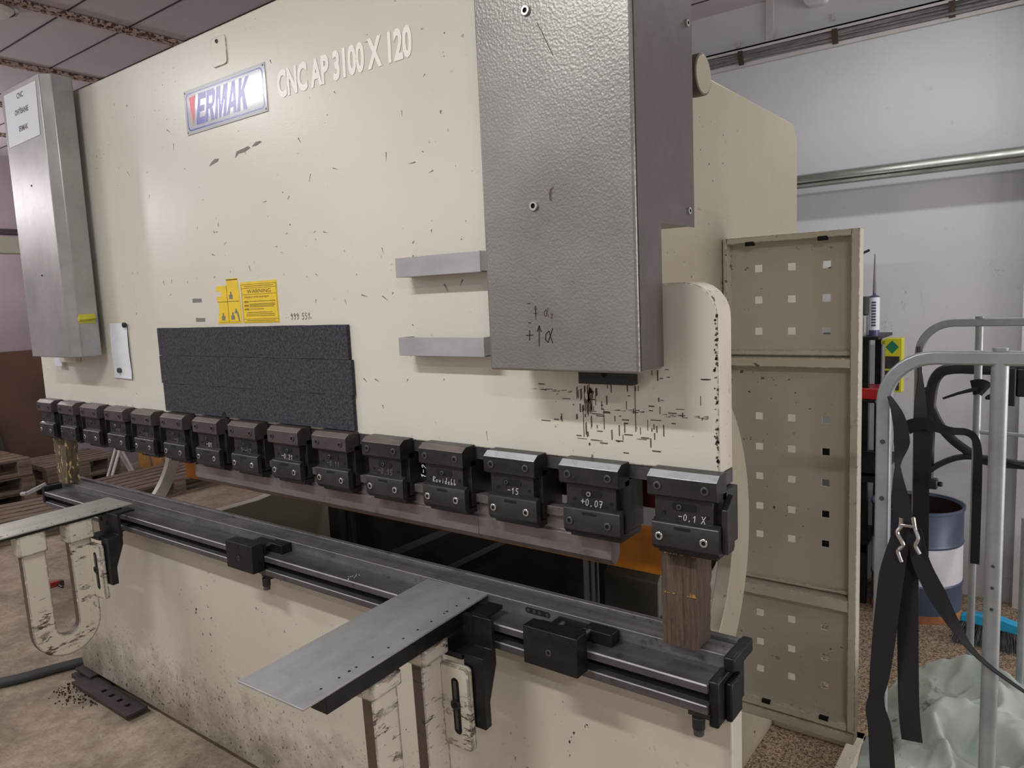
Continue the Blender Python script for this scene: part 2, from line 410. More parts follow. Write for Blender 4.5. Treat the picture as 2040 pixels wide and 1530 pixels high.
def rrect(x0, x1, z0, z1, r, n_=5):
    p = []
    for cx, cz, a0 in ((x1-r, z1-r, 0), (x0+r, z1-r, 90), (x0+r, z0+r, 180), (x1-r, z0+r, 270)):
        for i in range(n_+1):
            a = R(a0+90*i/n_); p.append((cx+r*cos(a), cz+r*sin(a)))
    return p

def text_mesh(txt, size, name, mat, parent, origin, xdir=(1, 0, 0), ydir=(0, 0, 1), sx=1.0, shear=0, bold=0, depth=.0004, loc=None, spacing=1.0, align='LEFT', width=None):
    cu = bpy.data.curves.new(name, 'FONT'); cu.body = txt; cu.size = size; cu.shear = shear; cu.offset = bold; cu.extrude = depth
    cu.space_character = spacing; cu.resolution_u = 3; cu.align_x = align
    to = bpy.data.objects.new(name, cu); col.objects.link(to)
    me = bpy.data.meshes.new_from_object(to.evaluated_get(bpy.context.evaluated_depsgraph_get())); bpy.data.objects.remove(to)
    X = Vector(xdir).normalized(); Y = Vector(ydir).normalized(); Z = X.cross(Y); O = Vector(origin)
    if width:
        xs = [v.co.x for v in me.vertices]; sx = width/(max(xs)-min(xs))
    for v in me.vertices: v.co = O+X*v.co.x*sx+Y*v.co.y+Z*v.co.z
    me.materials.clear(); me.materials.append(M[mat]); me.name = name
    o = bpy.data.objects.new(name, me); col.objects.link(o)
    if parent is not None: o.parent = parent; o.location = loc if loc is not None else -world_loc(parent)
    return o

# handwriting: strokes on a 1 x 1.6 cell
ST = {'-': [[(.1, .7), (.8, .72)]], '+': [[(.1, .7), (.9, .72)], [(.5, .3), (.5, 1.15)]], ',': [[(.4, .15), (.3, -.25)]], '.': [[(.3, .05), (.42, .12)]],
      '0': [[(.5, 1.3), (.15, .9), (.2, .2), (.5, 0), (.8, .3), (.8, 1.0), (.5, 1.3)]], '1': [[(.2, .9), (.55, 1.3), (.5, 0)]],
      '5': [[(.85, 1.3), (.3, 1.3), (.25, .75), (.7, .75), (.8, .3), (.5, 0), (.15, .1)]], '7': [[(.1, 1.25), (.85, 1.3), (.4, 0)], [(.25, .65), (.75, .7)]],
      '2': [[(.15, 1.0), (.5, 1.3), (.8, 1.0), (.15, 0), (.85, .05)]], '9': [[(.8, 1.0), (.5, 1.3), (.2, 1.0), (.45, .7), (.8, 1.0), (.75, .3), (.4, 0)]],
      '8': [[(.5, .7), (.2, 1.0), (.5, 1.3), (.8, 1.0), (.2, .3), (.5, 0), (.8, .3), (.5, .7)]], '4': [[(.6, 1.3), (.1, .5), (.9, .55)], [(.65, .9), (.6, 0)]],
      'R': [[(.15, 0), (.2, 1.35), (.7, 1.25), (.6, .75), (.2, .65), (.8, 0)]], 'o': [[(.5, .7), (.2, .45), (.3, .05), (.65, .05), (.75, .5), (.5, .7)]],
      'v': [[(.15, .7), (.45, 0), (.8, .7)]], 'i': [[(.5, .7), (.45, 0)], [(.5, 1.0), (.53, 1.06)]], 'd': [[(.75, .65), (.3, .65), (.2, .2), (.5, 0), (.8, .25)], [(.8, 1.5), (.75, 0)]],
      'e': [[(.2, .35), (.75, .4), (.5, .7), (.2, .4), (.35, 0), (.8, .1)]], 'b': [[(.25, 1.5), (.2, 0), (.6, .05), (.75, .4), (.25, .5)]], '"': [[(.3, 1.0), (.35, 1.15)], [(.6, 1.0), (.65, 1.15)]],
      'X': [[(.1, 1.4), (.9, 0)], [(.95, 1.45), (.05, 0)]], '^': [[(.5, -.2), (.5, 1.5)], [(.3, 1.05), (.5, 1.5), (.75, 1.0)]], 'a': [[(.95, 1.25), (.4, .1), (.1, .3), (.15, .8), (.5, 1.05), (.7, .6), (.95, .05)]],
      'J': [[(.2, 1.2), (.8, 1.25), (.6, .1), (.3, 0)]], '|': [[(.5, 0), (.5, 1.3)]], '~': [[(.1, .5), (.35, .8), (.6, .45), (.9, .7)]]}
def write(mb, txt, org, cell, th, ydepth, rot=0, slant=0, mi=0):
    """strokes standing on an XZ face at y = ydepth"""
    x = 0
    for ch in txt:
        if ch == ' ': x += cell*.8; continue
        for stroke in ST.get(ch, []):
            for (a, b) in zip(stroke[:-1], stroke[1:]):
                P = []
                for (u, v) in (a, b):
                    px_ = x+u*cell*.85+v*cell*slant; pz = v*cell
                    P.append(Vector((org[0]+px_*cos(rot)-pz*sin(rot), ydepth, org[1]+px_*sin(rot)+pz*cos(rot))))
                d = (P[1]-P[0]); L = d.length
                if L == 0: continue
                d /= L; nrm = Vector((-d.z, 0, d.x))*th/2; e = d*th*.3
                q = [P[0]-e-nrm, P[1]+e-nrm, P[1]+e+nrm, P[0]-e+nrm]; dy = Vector((0, .0003, 0))
                vs = [v_-dy for v_ in q]+[v_+dy for v_ in q]
                mb.add(vs, [(0, 1, 2, 3), (7, 6, 5, 4), (0, 4, 5, 1), (1, 5, 6, 2), (2, 6, 7, 3), (3, 7, 4, 0)], mi)
        x += cell
    return mb
def socket_screw(mb, c_, r, d, mi_head=0, mi_hole=1, ax=1, sgn=-1):
    """cylinder-head screw with a hexagon socket: ring + dark recess"""
    seg = 16; out = []
    A = Vector([0, 0, 0]); A[ax] = sgn
    U = Vector((1, 0, 0)) if ax != 0 else Vector((0, 1, 0)); V = A.cross(U)
    c_ = Vector(c_)
    prof = [(r, 0), (r, d*.8), (r*.9, d), (r*.52, d), (r*.52, d*.3)]
    k = len(mb.v)
    for j in range(seg):
        a = 2*pi*j/seg
        for rr, h in prof: mb.v.append(tuple(c_+A*h+(U*cos(a)+V*sin(a))*rr))
    n_ = len(prof)
    for j in range(seg):
        for i in range(n_-1):
            a = k+j*n_+i; b = k+((j+1) % seg)*n_+i; mb.f.append([a, b, b+1, a+1]); mb.mi.append(mi_head if i < 3 else mi_hole)
    mb.f.append([k+j*n_+n_-1 for j in range(seg)]); mb.mi.append(mi_hole)
    return mb
def disc(mb, c_, r, ax=1, sgn=-1, d=.0006, mi=0, seg=14):
    A = Vector([0, 0, 0]); A[ax] = sgn*d
    return mb.tube([Vector(c_), Vector(c_)+A], r, seg, mi)

# ------------------------------------------------------------------ the room
def struct(name, mb, mats, **kw):
    o = mb.build(name, mats, **kw); o['kind'] = 'structure'; return o
struct('floor', MB().box(-4.7, 7, -5, 3.0, -.1, 0), 'floor')
struct('wall_back', MB().box(-4.8, 7.1, 3.0, 3.15, -.1, 3.3), 'wall')
struct('wall_left', MB().box(-4.85, -4.7, -5.1, 3.0, -.1, 3.3), 'wall_mauve')
struct('wall_right', MB().box(7, 7.15, -5.1, 3.0, -.1, 3.3), 'wall')
struct('wall_front', MB().box(-4.7, 7, -5.15, -5, -.1, 3.3), 'wall')
struct('added_glow_panel_1', MB().box(6.96, 7.0, .72, 2.68, .28, 1.92), 'diffuser')  # unseen glowing panel added with the side light
struct('trim_14', MB().box(6.94, 7.0, .66, .74, .22, 1.98).box(6.94, 7.0, 2.66, 2.74, .22, 1.98).box(6.94, 7.0, .66, 2.74, 1.9, 1.98).box(6.94, 7.0, .66, 2.74, .22, .3), 'wall')  # surround of the added glowing panel
cm = MB().box(-4.7, 7, -5, 3.0, 3.2, 3.3)
y = -4.83
while y < 3:
    cm.box(-4.7, 7, y-.004, y+.004, 3.1965, 3.2, 1); y += .316
struct('ceiling', cm, ['ceiling', 'seam'])
for i, x in enumerate((-3.73, -2.72, -1.69, -.66, .37, 1.4, 2.43, 3.46, 4.49, 5.52)):
    struct('trim_%d' % (i+1), MB().box(x-.035, x+.035, -5, 2.995, 3.18, 3.197).box(x-.006, x+.006, -5, 2.995, 3.174, 3.18), 'strip')
struct('trim_11', MB().box(-4.7, -4.62, -5, 3.0, 2.45, 2.50), 'seam')
struct('trim_12', MB().box(3.37, 3.75, 2.93, 3.0, 0, 3.2), 'wall')
struct('trim_13', MB().box(2.15, 2.19, 2.985, 3.0, 2.98, 3.2), 'conduit')

for i, (x, y, p, c, tr) in enumerate(LAMPS):
    nm = ['above the operator side of the machine', 'above the left half of the machine front', 'far right in front of the machine',
          'over the open floor farthest in front of the machine', 'behind the machine near the back wall'][i]
    r_ = empty('ceiling_lamp', (x, y, 3.1), 'white tubular ceiling lamp fitting hanging '+nm, 'lamp', 'ceiling lamps')
    r_.rotation_euler = (0, 0, R(tr))
    MB().box(-.5, .5, -.08, .08, 0, .1).build('housing', 'lampbody', r_, .005, loc=(0, 0, 0))
    MB().box(-.47, .47, -.065, .065, -.015, 0).build('diffuser', 'diffuser', r_, .004, loc=(0, 0, 0))
for i, (x, y, z, p, c) in enumerate(FILL_LAMPS):  # rods and shades for the added fill lamps
    nm = ['over the far left floor', 'over the pallets at the far left', 'over the front left floor', 'over the right side of the hall'][i]
    r_ = empty('fill_lamp', (x, y, z), 'added unseen fill lamp with enamel shade on a rod '+nm, 'lamp', 'added fill lamps')
    MB().cyl((0, 0, .06), (0, 0, 3.2-z), .008, 10).build('rod', 'lampbody', r_, loc=(0, 0, 0))
    MB().lathe([(.02, .06), (.10, .05), (.12, .0), (.115, .0), (.095, .045), (.02, .055)], (0, 0, 0), 24).build('shade', 'lampbody', r_, loc=(0, 0, 0))
rr_ = empty('round_lamp', (-.80, .235, 3.2), 'round chrome-rimmed ceiling lamp at the top left corner', 'lamp')
MB().lathe([(.0, -.05), (.10, -.045), (.13, -.02), (.13, 0)], (0, 0, 0), 32).build('glass', 'lampbody', rr_, loc=(0, 0, 0))
MB().lathe([(.125, -.03), (.14, -.025), (.145, 0), (.125, 0)], (0, 0, 0), 32).build('rim', 'chrome', rr_, loc=(0, 0, 0))

# ------------------------------------------------------------------ press brake
PB = empty('press_brake', (1.5, .7, 0), 'large cream press brake with a row of black punch holders filling the picture', 'bending machine')
# ram plate with lower shoulders
def arc(cx, cz, r, a0, a1, n_=6): return [(cx+r*cos(R(a0+(a1-a0)*i/n_)), cz+r*sin(R(a0+(a1-a0)*i/n_))) for i in range(n_+1)]
ram_poly = [(-.008, 1.29), (3.023, 1.29)]+arc(2.955, 1.588, .068, 0, 90)+[(2.53, 1.656), (2.53, 2.467), (.50, 2.467), (.50, 1.656)]+arc(.06, 1.588, .068, 90, 180)
ram = MB().prism(ram_poly, 1, 0, .068, 1, 0).build('ram', ['cream', 'cream_edge'], PB, .004)
# rusty line and bare steel foot of the ram
MB().box(-.008, 3.023, .002, .066, 1.262, 1.2895).build('ram_foot', 'rail', PB)
# chips and scratches with a shape of their own
ch = MB()
def blob(x, z, pts, mi=0, y=-.0006):
    ch.add([(x+a, y, z+b) for a, b in pts]+[(x+a, y+.0012, z+b) for a, b in pts],
           [list(range(len(pts)))]+[[i, i+len(pts), (i+1) % len(pts)+len(pts), (i+1) % len(pts)] for i in range(len(pts))], mi)
blob(1.437, 2.085, [(-.03, -.004), (.02, .004), (.028, .012), (.005, .014), (-.012, .008)])
blob(1.578, 2.092, [(-.03, -.006), (-.01, .004), (.02, .004), (.05, .012), (.04, .018), (.0, .014), (-.02, .012)])
blob(1.655, 2.108, [(-.02, -.002), (.0, .008), (.02, .008), (.03, .004), (.0, -.003)])
blob(1.27, 1.675, [(-.027, -.006), (.027, -.006), (.027, .006), (-.027, .007)], 1)
blob(1.28, 1.612, [(-.027, -.006), (.027, -.006), (.027, .006), (-.027, .007)], 1)
random.seed(4)
for k in range(105):
    x = random.choice([random.uniform(.65, 2.9), random.gauss(2.25, .25), random.gauss(1.45, .4)]); z = random.uniform(1.31, 2.3) if random.random() < .5 else random.gauss(1.62, .2)
    if not (.6 < x < 2.98 and 1.30 < z < 2.35) or (1.0 < x < 2.03 and z < 1.6) or (1.3 < x < 1.78 and z < 1.75): continue
    L = random.uniform(.003, .013); t = random.uniform(.0008, .002); a = random.uniform(0, pi)
    blob(x, z, [(L*cos(a)-t*sin(a), L*sin(a)+t*cos(a)), (-L*cos(a), -L*sin(a)), (L*cos(a)+t*sin(a), L*sin(a)-t*cos(a))], 1 if k % 2 else 0)
for k in range(95):     # wear on the right shoulder
    x = random.gauss(2.84, .09); z = random.gauss(1.40, .05)
    if x > 3.0 or z < 1.31 or x < 2.6: continue
    v = random.random() < .5; L = random.uniform(.002, .012); t = random.uniform(.0006, .0014)
    blob(x, z, [(-t, -L), (t, -L), (t, L), (-t, L)] if v else [(-L, -t), (L, -t), (L, t), (-L, t)], 2)
for k in range(30):      # dark burst under the cylinder cover
    x = random.gauss(2.735, .012); z = 1.445-abs(random.gauss(0, .035)); L = random.uniform(.003, .02); t = random.uniform(.0006, .003)
    blob(x, z, [(-t, -L), (t, -L*.6), (t*.7, L*.7), (-t, L*.5)], 2)
for z, x0, x1 in ((1.402, 2.80, 2.87), (1.398, 2.90, 3.0), (1.437, 2.60, 2.72)):
    for k in range(14):
        x = random.uniform(x0, x1); blob(x, z+random.uniform(-.003, .003), [(-.006, -.0008), (.006, -.0008), (.006, .0008)], 2)
for x, z0, z1 in ((2.848, 1.36, 1.475), (2.775, 1.36, 1.40), (2.725, 1.34, 1.40)):
    blob(x, z0, [(-.0009, 0), (.0009, 0), (.0007, z1-z0), (-.0007, z1-z0)], 2)
# worn front right edge of the shoulder
for k in range(70):
    z = random.uniform(1.30, 1.60); x = 3.021-abs(random.gauss(0, .003)); r_ = random.uniform(.0008, .0030)
    blob(x, z, [(-r_, -r_*.7), (r_*.8, -r_), (r_, r_), (-r_*.5, r_*1.2)], 2)
ch.build('paint_chips', ['chipmetal', 'pencil', 'fadedink'], ram, smooth=0, loc=(0, 0, 0))['kind'] = 'stuff'
# inspection plate
hp = MB().prism(rrect(1.479, 1.554, 2.355, 2.437, .012), 1, -.004, 0).build('cover_plate', 'cream', PB, .001)
socket_screw(MB(), (1.512, -.004, 2.425), .006, .003).build('screw', ['screw', 'hole'], hp, loc=(0, 0, 0))
# maker's plate
sg = MB().box(1.308, 1.727, -.003, 0, 2.189, 2.321).build('maker_plate', 'logo_white', PB)
fr = MB()
o_ = rrect(1.318, 1.717, 2.199, 2.311, .016, 6); i_ = rrect(1.3215, 1.7135, 2.2025, 2.3075, .0135, 6); n_ = len(o_)
fr.add([(a, -.0034, b) for a, b in o_]+[(a, -.0034, b) for a, b in i_], [[i, (i+1) % n_, n_+(i+1) % n_, n_+i] for i in range(n_)])
fr.build('blue_border', 'blue', sg, loc=(0, 0, 0))
LET = {'E': ([[(0, 0), (0, 1), (.3, 1), (.3, 0)], [(.3, .79), (.3, 1), (.92, 1), (.92, .79)], [(.3, .4), (.3, .6), (.85, .6), (.85, .4)], [(.3, 0), (.3, .21), (.92, .21), (.92, 0)]], .98),
       'R': ([[(0, 0), (0, 1), (.3, 1), (.3, 0)], [(.3, .8), (.3, 1), (.8, 1), (.95, .9), (.68, .8)], [(.66, .56), (.68, .8), (.95, .9), (.97, .58), (.82, .46)], [(.3, .4), (.3, .57), (.7, .57), (.82, .46), (.7, .4)], [(.42, .42), (.74, .44), (1.02, 0), (.7, 0)]], 1.06),
       'M': ([[(0, 0), (0, 1), (.28, 1), (.28, 0)], [(.28, 1), (.42, 1), (.68, .1), (.68, 0), (.5, 0), (.28, .72)], [(.5, 0), (.68, 0), (1.0, .72), (.98, 1), (.82, 1), (.58, .3)], [(.96, 0), (.96, 1), (1.25, 1), (1.25, 0)]], 1.31),
       'A': ([[(0, 0), (.36, 1), (.62, 1), (.28, 0)], [(.42, 1), (.68, 1), (1.04, 0), (.74, 0)], [(.2, .2), (.26, .39), (.8, .39), (.84, .2)]], 1.08),
       'K': ([[(0, 0), (0, 1), (.3, 1), (.3, 0)], [(.3, .38), (.3, .62), (.66, 1), (1.02, 1), (.52, .5)], [(.36, .5), (.58, .66), (1.06, 0), (.7, 0)]], 1.1)}
mb = MB(); cx_ = 0.0; hh = .089; ww_ = .0475
for chr_ in 'ERMAK':
    polys, adv = LET[chr_]
    for q, pg in enumerate(polys):
        mb.prism([(1.366+(cx_+u*1.0)*ww_+v*.022, 2.2115+v*hh) for u, v in pg], 1, -.0034-.00002*q, -.0028)
    cx_ += adv+.03
mb.build('maker_lettering', 'blue', sg, loc=(0, 0, 0), smooth=0)
MB().add([(1.335, -.0036, 2.297), (1.372, -.0036, 2.300), (1.349, -.0036, 2.212)], [(0, 2, 1)]).build('red_wedge', 'red', sg, loc=(0, 0, 0), smooth=0)
for x in (1.315, 1.72):
    for z in (2.196, 2.314): disc(MB(), (x, -.003, z), .003).build('rivet', 'screw', sg, loc=(0, 0, 0))
t_ = text_mesh('CNC AP 3100 X 120', .095, 'model_lettering', 'letter', PB, (1.775, -.0012, 2.216), bold=.0036, depth=.0003, width=.515)
for v in t_.data.vertices: v.co.x += (v.co.z-2.216)*.02
# handwriting on the ram
write(MB(), '999 551', (1.752, 1.605), .0135, .0014, -.0008, slant=.1).build('pencil_number', 'pencil', PB, smooth=0)

# warning stickers
st = MB().box(1.520, 1.700, -.0012, 0, 1.598, 1.722).build('warning_sticker', 'yellow', PB)
ln = MB()
for z in (1.714, 1.703, 1.684, 1.610, 1.601): ln.box(1.523, 1.697, -.0016, -.0011, z-.0005, z+.0005)
for x in (1.523, 1.697): ln.box(x-.0005, x+.0005, -.0016, -.0011, 1.601, 1.7145)
random.seed(2)
for z, a, b in ((1.7085, 1.54, 1.685), (1.663, 1.56, 1.69), (1.655, 1.56, 1.685), (1.651, 1.56, 1.688), (1.647, 1.56, 1.68), (1.640, 1.56, 1.63), (1.630, 1.545, 1.67), (1.625, 1.54, 1.68), (1.620, 1.54, 1.682), (1.6055, 1.54, 1.685)):
    x = a
    while x < b: L = random.uniform(.003, .009); ln.box(x, min(b, x+L), -.0016, -.0011, z-.0009, z+.0007); x += L+.0016
ln.build('ruled_lines', 'inkline', st, loc=(0, 0, 0), smooth=0)
text_mesh('WARNING', .0165, 'warning_text', 'inkline', st, (1.552, -.0012, 1.6875), depth=.0002, loc=(0, 0, 0), width=.118)
text_mesh('DANGER OF SEVERE HAND INJURY', .0075, 'danger_text', 'inkline', st, (1.535, -.0012, 1.6735), depth=.0002, loc=(0, 0, 0), width=.125)
for z in (1.6595, 1.648, 1.637): text_mesh('NEVER', .0075, 'never_text', 'inkline', st, (1.533, -.0012, z), depth=.0002, bold=.0002, loc=(0, 0, 0), width=.022)
pic = MB().prism([(1.381, 1.598), (1.512, 1.598), (1.512, 1.66), (1.505, 1.737), (1.446, 1.737), (1.446, 1.716), (1.388, 1.716), (1.386, 1.70), (1.41, 1.699), (1.413, 1.683), (1.386, 1.684), (1.388, 1.666), (1.394, 1.66), (1.394, 1.632), (1.389, 1.628)], 1, -.0012, 0).build('pictogram_sticker', 'yellow', PB, smooth=0)
pl = MB()
pl.box(1.39, 1.508, -.0016, -.0011, 1.6655, 1.667).box(1.444, 1.4455, -.0016, -.0011, 1.60, 1.716).box(1.39, 1.508, -.0016, -.0011, 1.602, 1.603).box(1.447, 1.505, -.0016, -.0011, 1.731, 1.734)
for x, z in ((1.415, 1.615), (1.467, 1.616), (1.465, 1.68)):
    pl.box(x-.009, x+.009, -.0018, -.0011, z-.006, z+.007, 1); pl.box(x-.003, x+.004, -.0018, -.0011, z+.007, z+.016, 1)
pl.prism([(1.478, 1.63), (1.487, 1.645), (1.498, 1.63), (1.503, 1.605), (1.498, 1.605), (1.49, 1.63)], 1, -.0018, -.0011, 1)
pl.build('pictograms', ['inkline', 'pencil'], pic, loc=(0, 0, 0), smooth=0)

MB().box(1.003, 1.016, -.001, 0, 1.395, 1.404).build('sticker_remnant', 'yellow', PB)
MB().prism([(1.372, 1.296), (1.395, 1.296), (1.398, 1.309), (1.388, 1.318), (1.378, 1.312)], 1, -.0135, -.0121).build('burnt_spot', 'hole', PB, smooth=0)
# cylinder covers ---------------------------------------------------
bb = MB()
bb.prism([(2.583, -.03), (2.583, -.13), (2.925, -.13), (2.925, -.03)], 2, 1.494, 2.80)
bb.box(2.70, 2.925, -.03, .123, 1.768, 2.80)
cov = bb.build('cylinder_cover', 'hammer', PB, .005, segs=3)
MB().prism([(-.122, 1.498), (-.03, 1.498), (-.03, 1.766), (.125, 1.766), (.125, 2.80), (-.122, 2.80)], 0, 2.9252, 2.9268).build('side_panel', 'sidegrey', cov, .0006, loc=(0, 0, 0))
sm = MB(); socket_screw(sm, (2.709, -.13, 2.172), .0095, .005); socket_screw(sm, (2.710, -.13, 1.814), .0095, .005)
socket_screw(sm, (2.927, .10, 2.155), .007, .004, ax=0, sgn=1); socket_screw(sm, (2.927, .096, 1.797), .007, .004, ax=0, sgn=1)
sm.build('screw', ['screw_bright', 'hole'], cov, loc=(0, 0, 0))
wr = MB(); write(wr, '+^a', (2.676, 1.549), .023, .0018, -.1304, slant=.05, mi=0)
write(wr, '^', (2.697, 1.600), .015, .0012, -.1304, mi=1); write(wr, '+', (2.697, 1.598), .015, .0012, -.1304, mi=1); write(wr, 'a', (2.722, 1.600), .014, .0012, -.1304, mi=1); write(wr, '2', (2.738, 1.598), .007, .001, -.1304, mi=1)
wr.box(2.684, 2.691, -.1306, -.1301, 1.627, 1.6285, 0).box(2.684, 2.692, -.1306, -.1301, 1.589, 1.5905, 0)
for pts_ in ([(2.745, 1.835), (2.749, 1.842), (2.757, 1.846), (2.752, 1.838), (2.750, 1.826), (2.752, 1.818), (2.746, 1.822)],
              [(2.732, 2.145), (2.7335, 2.1455), (2.766, 2.08), (2.7645, 2.0795)]):
    wr.add([(a, -.1303, b) for a, b in pts_], [list(range(len(pts_)))[::-1] if pts_[0][0] > 2.74 else [0, 1, 2, 3][::-1]], 1)
wr.build('marker_writing', ['ink', 'fadedink'], cov, loc=(0, 0, 0), smooth=0)
MB().prism([(.262, -.06), (.262, -.13), (.604, -.13), (.634, -.100), (.634, -.03), (.262, -.03)], 2, 1.49, 2.50).build('cylinder_cover', 'silver', PB, .004, segs=3)
cl = PB.children[-1]
sm = MB(); socket_screw(sm, (.442, -.13, 2.13), .004, .002); socket_screw(sm, (.442, -.13, 1.80), .004, .002)
sm.build('screw', ['screw', 'hole'], cl, loc=(0, 0, 0))
MB().box(2.729, 2.855, -.022, 0, 1.457, 1.50).cyl((2.79, -.023, 1.478), (2.79, -.02, 1.478), .007, mi=1).build('cover_bracket', ['darkgrey', 'hole'], PB, .003)
MB().box(.23, .38, -.022, 0, 1.457, 1.495).build('cover_bracket', 'cream_edge', PB, .003)
MB().box(2.50, 2.56, .07, .12, 1.79, 1.84).build('cable_gland', 'blackplastic', PB, .004)
# bracket bars left of the cover
for z0, z1, x0 in ((1.700, 1.746, 2.243), (1.512, 1.556, 2.238)):
    MB().prism([(0, z0), (-.052, z0), (-.052, z1), (-.049, z1), (-.049, z0+.003), (-.0, z0+.003)], 0, x0, 2.505).box(2.502, 2.505, -.049, 0, z0, z1).box(x0, x0+.003, -.049, 0, z0, z1).build('holder_tray', 'alu', PB, .0008)

# side frames with throat --------------------------------------------
def frame_poly():
    p = [(.09, 0), (1.62, 0), (1.62, 2.18), (1.57, 2.23), (.09, 2.23), (.09, 1.36)]
    p += [(.75, 1.36)]+arc(.75, 1.03, .33, 90, -90, 12)[1:]+[(.09, .70)]
    return p
for x in (.315, 2.645):
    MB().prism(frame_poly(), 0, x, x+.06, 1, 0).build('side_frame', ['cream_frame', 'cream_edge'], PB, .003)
# curved guard rings round the throats
def ring(x0, x1, r0=.30, r1=.41, a0=-72, a1=80):
    a = arc(-.04, 1.10, r1, a0, a1, 28); b = arc(-.04, 1.10, r0, a1, a0, 28); mb = MB()
    n_ = len(a)
    for i in range(n_-1):
        mb.prism([a[i], a[i+1], b[n_-2-i], b[n_-1-i]], 0, x0, x1, 0)
    return mb
def ringmesh(x0, x1, r0, r1, a0, a1, n_=30):
    vs = []; fs = []
    for i in range(n_+1):
        t = R(a0+(a1-a0)*i/n_)
        for x in (x0, x1):
            for r in (r0, r1): vs.append((x, -.04+r*cos(t), 1.10+r*sin(t)))
    mb = MB(); k = 0
    mb.v = vs
    for i in range(n_):
        a = i*4; b = a+4
        for q in ((a, a+1, b+1, b), (a+2, b+2, b+3, a+3), (a, b, b+2, a+2), (a+1, a+3, b+3, b+1)): mb.f.append(list(q)); mb.mi.append(0)
    mb.f.append([0, 2, 3, 1]); mb.mi.append(0); e = n_*4; mb.f.append([e, e+1, e+3, e+2]); mb.mi.append(0)
    return mb
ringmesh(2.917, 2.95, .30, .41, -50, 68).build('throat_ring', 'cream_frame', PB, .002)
ringmesh(.37, .40, .36, .41, -60, 30).build('throat_ring', 'cream_edge', PB, .002)
MB().cyl((2.705, .34, 2.122), (2.84, .34, 2.122), .030, mi=1).tube([(2.835, .34, 2.122), (2.862, .34, 2.122)], .046, 28, 1).tube([(2.861, .34, 2.122), (2.8635, .34, 2.122)], .042, 28, 0).build('lifting_pin', ['cream_frame', 'chipped_edge'], PB, .003)
# rear covers, cross members
MB().box(.375, 2.645, 1.30, 1.34, 1.20, 2.2).box(.375, 2.645, 1.30, 1.34, .05, .62).build('rear_cover', 'darkgrey', PB)
MB().box(.375, 2.645, .35, .40, 1.25, 2.15).build('cross_member', 'darkgrey', PB)
MB().box(.54, 2.80, .30, .40, .935, 1.015).build('backgauge_beam', 'orange', PB, .003)
MB().box(.6, 2.6, .55, .66, .86, .93).build('backgauge_slide', 'orange', PB, .003)
for x in (1.35, 2.42): MB().box(x-.03, x+.03, .42, .50, .70, 1.0).cyl((x+.05, .46, .70), (x+.05, .46, .95), .006).build('backgauge_post', 'darkgrey', PB, .003)
MB().box(2.2, 2.88, .09, .14, 1.175, 1.255).build('hydraulic_block', 'darkred', PB, .003)
MB().prism([(.55, .42), (.55, .80), (.60, .85), (1.0, .85), (1.0, .42)], 0, 2.44, 2.62).build('backgauge_housing', 'midgrey', PB, .004)
MB().box(.4, 2.5, .5, .6, .62, .66).box(1.5, 1.56, .3, .9, .66, .70).box(1.8, 1.84, .3, .9, .66, .70).build('backgauge_guide', 'darkgrey', PB)

# apron and bed -------------------------------------------------------
MB().prism([(-.02, .045), (3.03, .045), (3.03, .86), (-.035, .86), (-.035, .10)], 1, .03, .09, 1, 0).build('apron', ['cream_apron', 'cream_edge'], PB, .004)
MB().box(.315, 2.705, .09, .14, .3, .86).build('bed_beam', 'darkgrey', PB)
prof = [(.0185, .845), (.0185, .886), (.020, .888), (.02, .9185), (.0215, .92), (.076, .92), (.078, .913), (.084, .913), (.086, .925), (.10, .925), (.103, .92), (.103, .845)]
MB().prism(prof, 0, .0, 3.023).build('bed_rail', 'bed', PB, .0012)
prof = [(-.0549, .8725), (-.055, .8875), (-.0527, .890), (.0165, .890), (.0165, .829), (-.055, .829), (-.055, .845), (-.0532, .847), (-.012, .847), (-.012, .8725)]
MB().prism(prof, 0, .008, 3.014).build('slotted_rail', 'rail', PB, .0008)
MB().prism([(-.0552, .8877), (-.0529, .8902), (-.0522, .8902), (-.0546, .8872)], 0, .012, 3.012).prism([(-.0552, .8453), (-.0536, .8472), (-.0528, .8472), (-.0546, .8449)], 0, .012, 3.012).build('bright_rail_edge', 'brightedge', PB, smooth=0)  # thin brighter strips along both front lips of the rail
MB().box(.002, 3.02, .0195, .0215, .9185, .9204).build('bright_bed_edge', 'brightedge', PB, .0008)  # thin brighter strip along the front top edge of the bed
MB().box(3.012, 3.032, -.045, .10, .80, .895).box(3.023, 3.045, .005, .115, .895, .925).box(3.032, 3.046, -.01, .05, .80, .88).build('end_stop', 'black_steel', PB, .004)
MB().box(-.02, .0, -.055, .10, .84, .91).build('end_stop', 'black_steel', PB, .004)
MB().tube([(-.03, -.03, .915), (-.055, -.10, .885)], .008, sq=True).cyl((-.055, -.10, .885), (-.09, -.108, .881), .009, 14).build('crank_handle', 'brightedge', PB, .0015)
# recessed screw pocket in the bed rail
pk = MB(); pk.prism(rrect(2.535, 2.605, .884+.014, .884+.028, .006), 1, .0192, .0198, 1)
for x in (2.543, 2.560, 2.575, 2.597): disc(pk, (x, .0193, .905), .0045, mi=0)
pk.build('screw_pocket', ['screw', 'hole'], PB)
for x in (.66, 1.60, 2.995):
    MB().box(x-.022, x+.022, -.052, -.02, .818, .829).cyl((x, -.052, .796), (x, -.052, .820), .0125).cyl((x, -.052, .783), (x, -.052, .797), .0105, mi=1).build('levelling_screw', ['blackplastic', 'screw'], PB, .001)

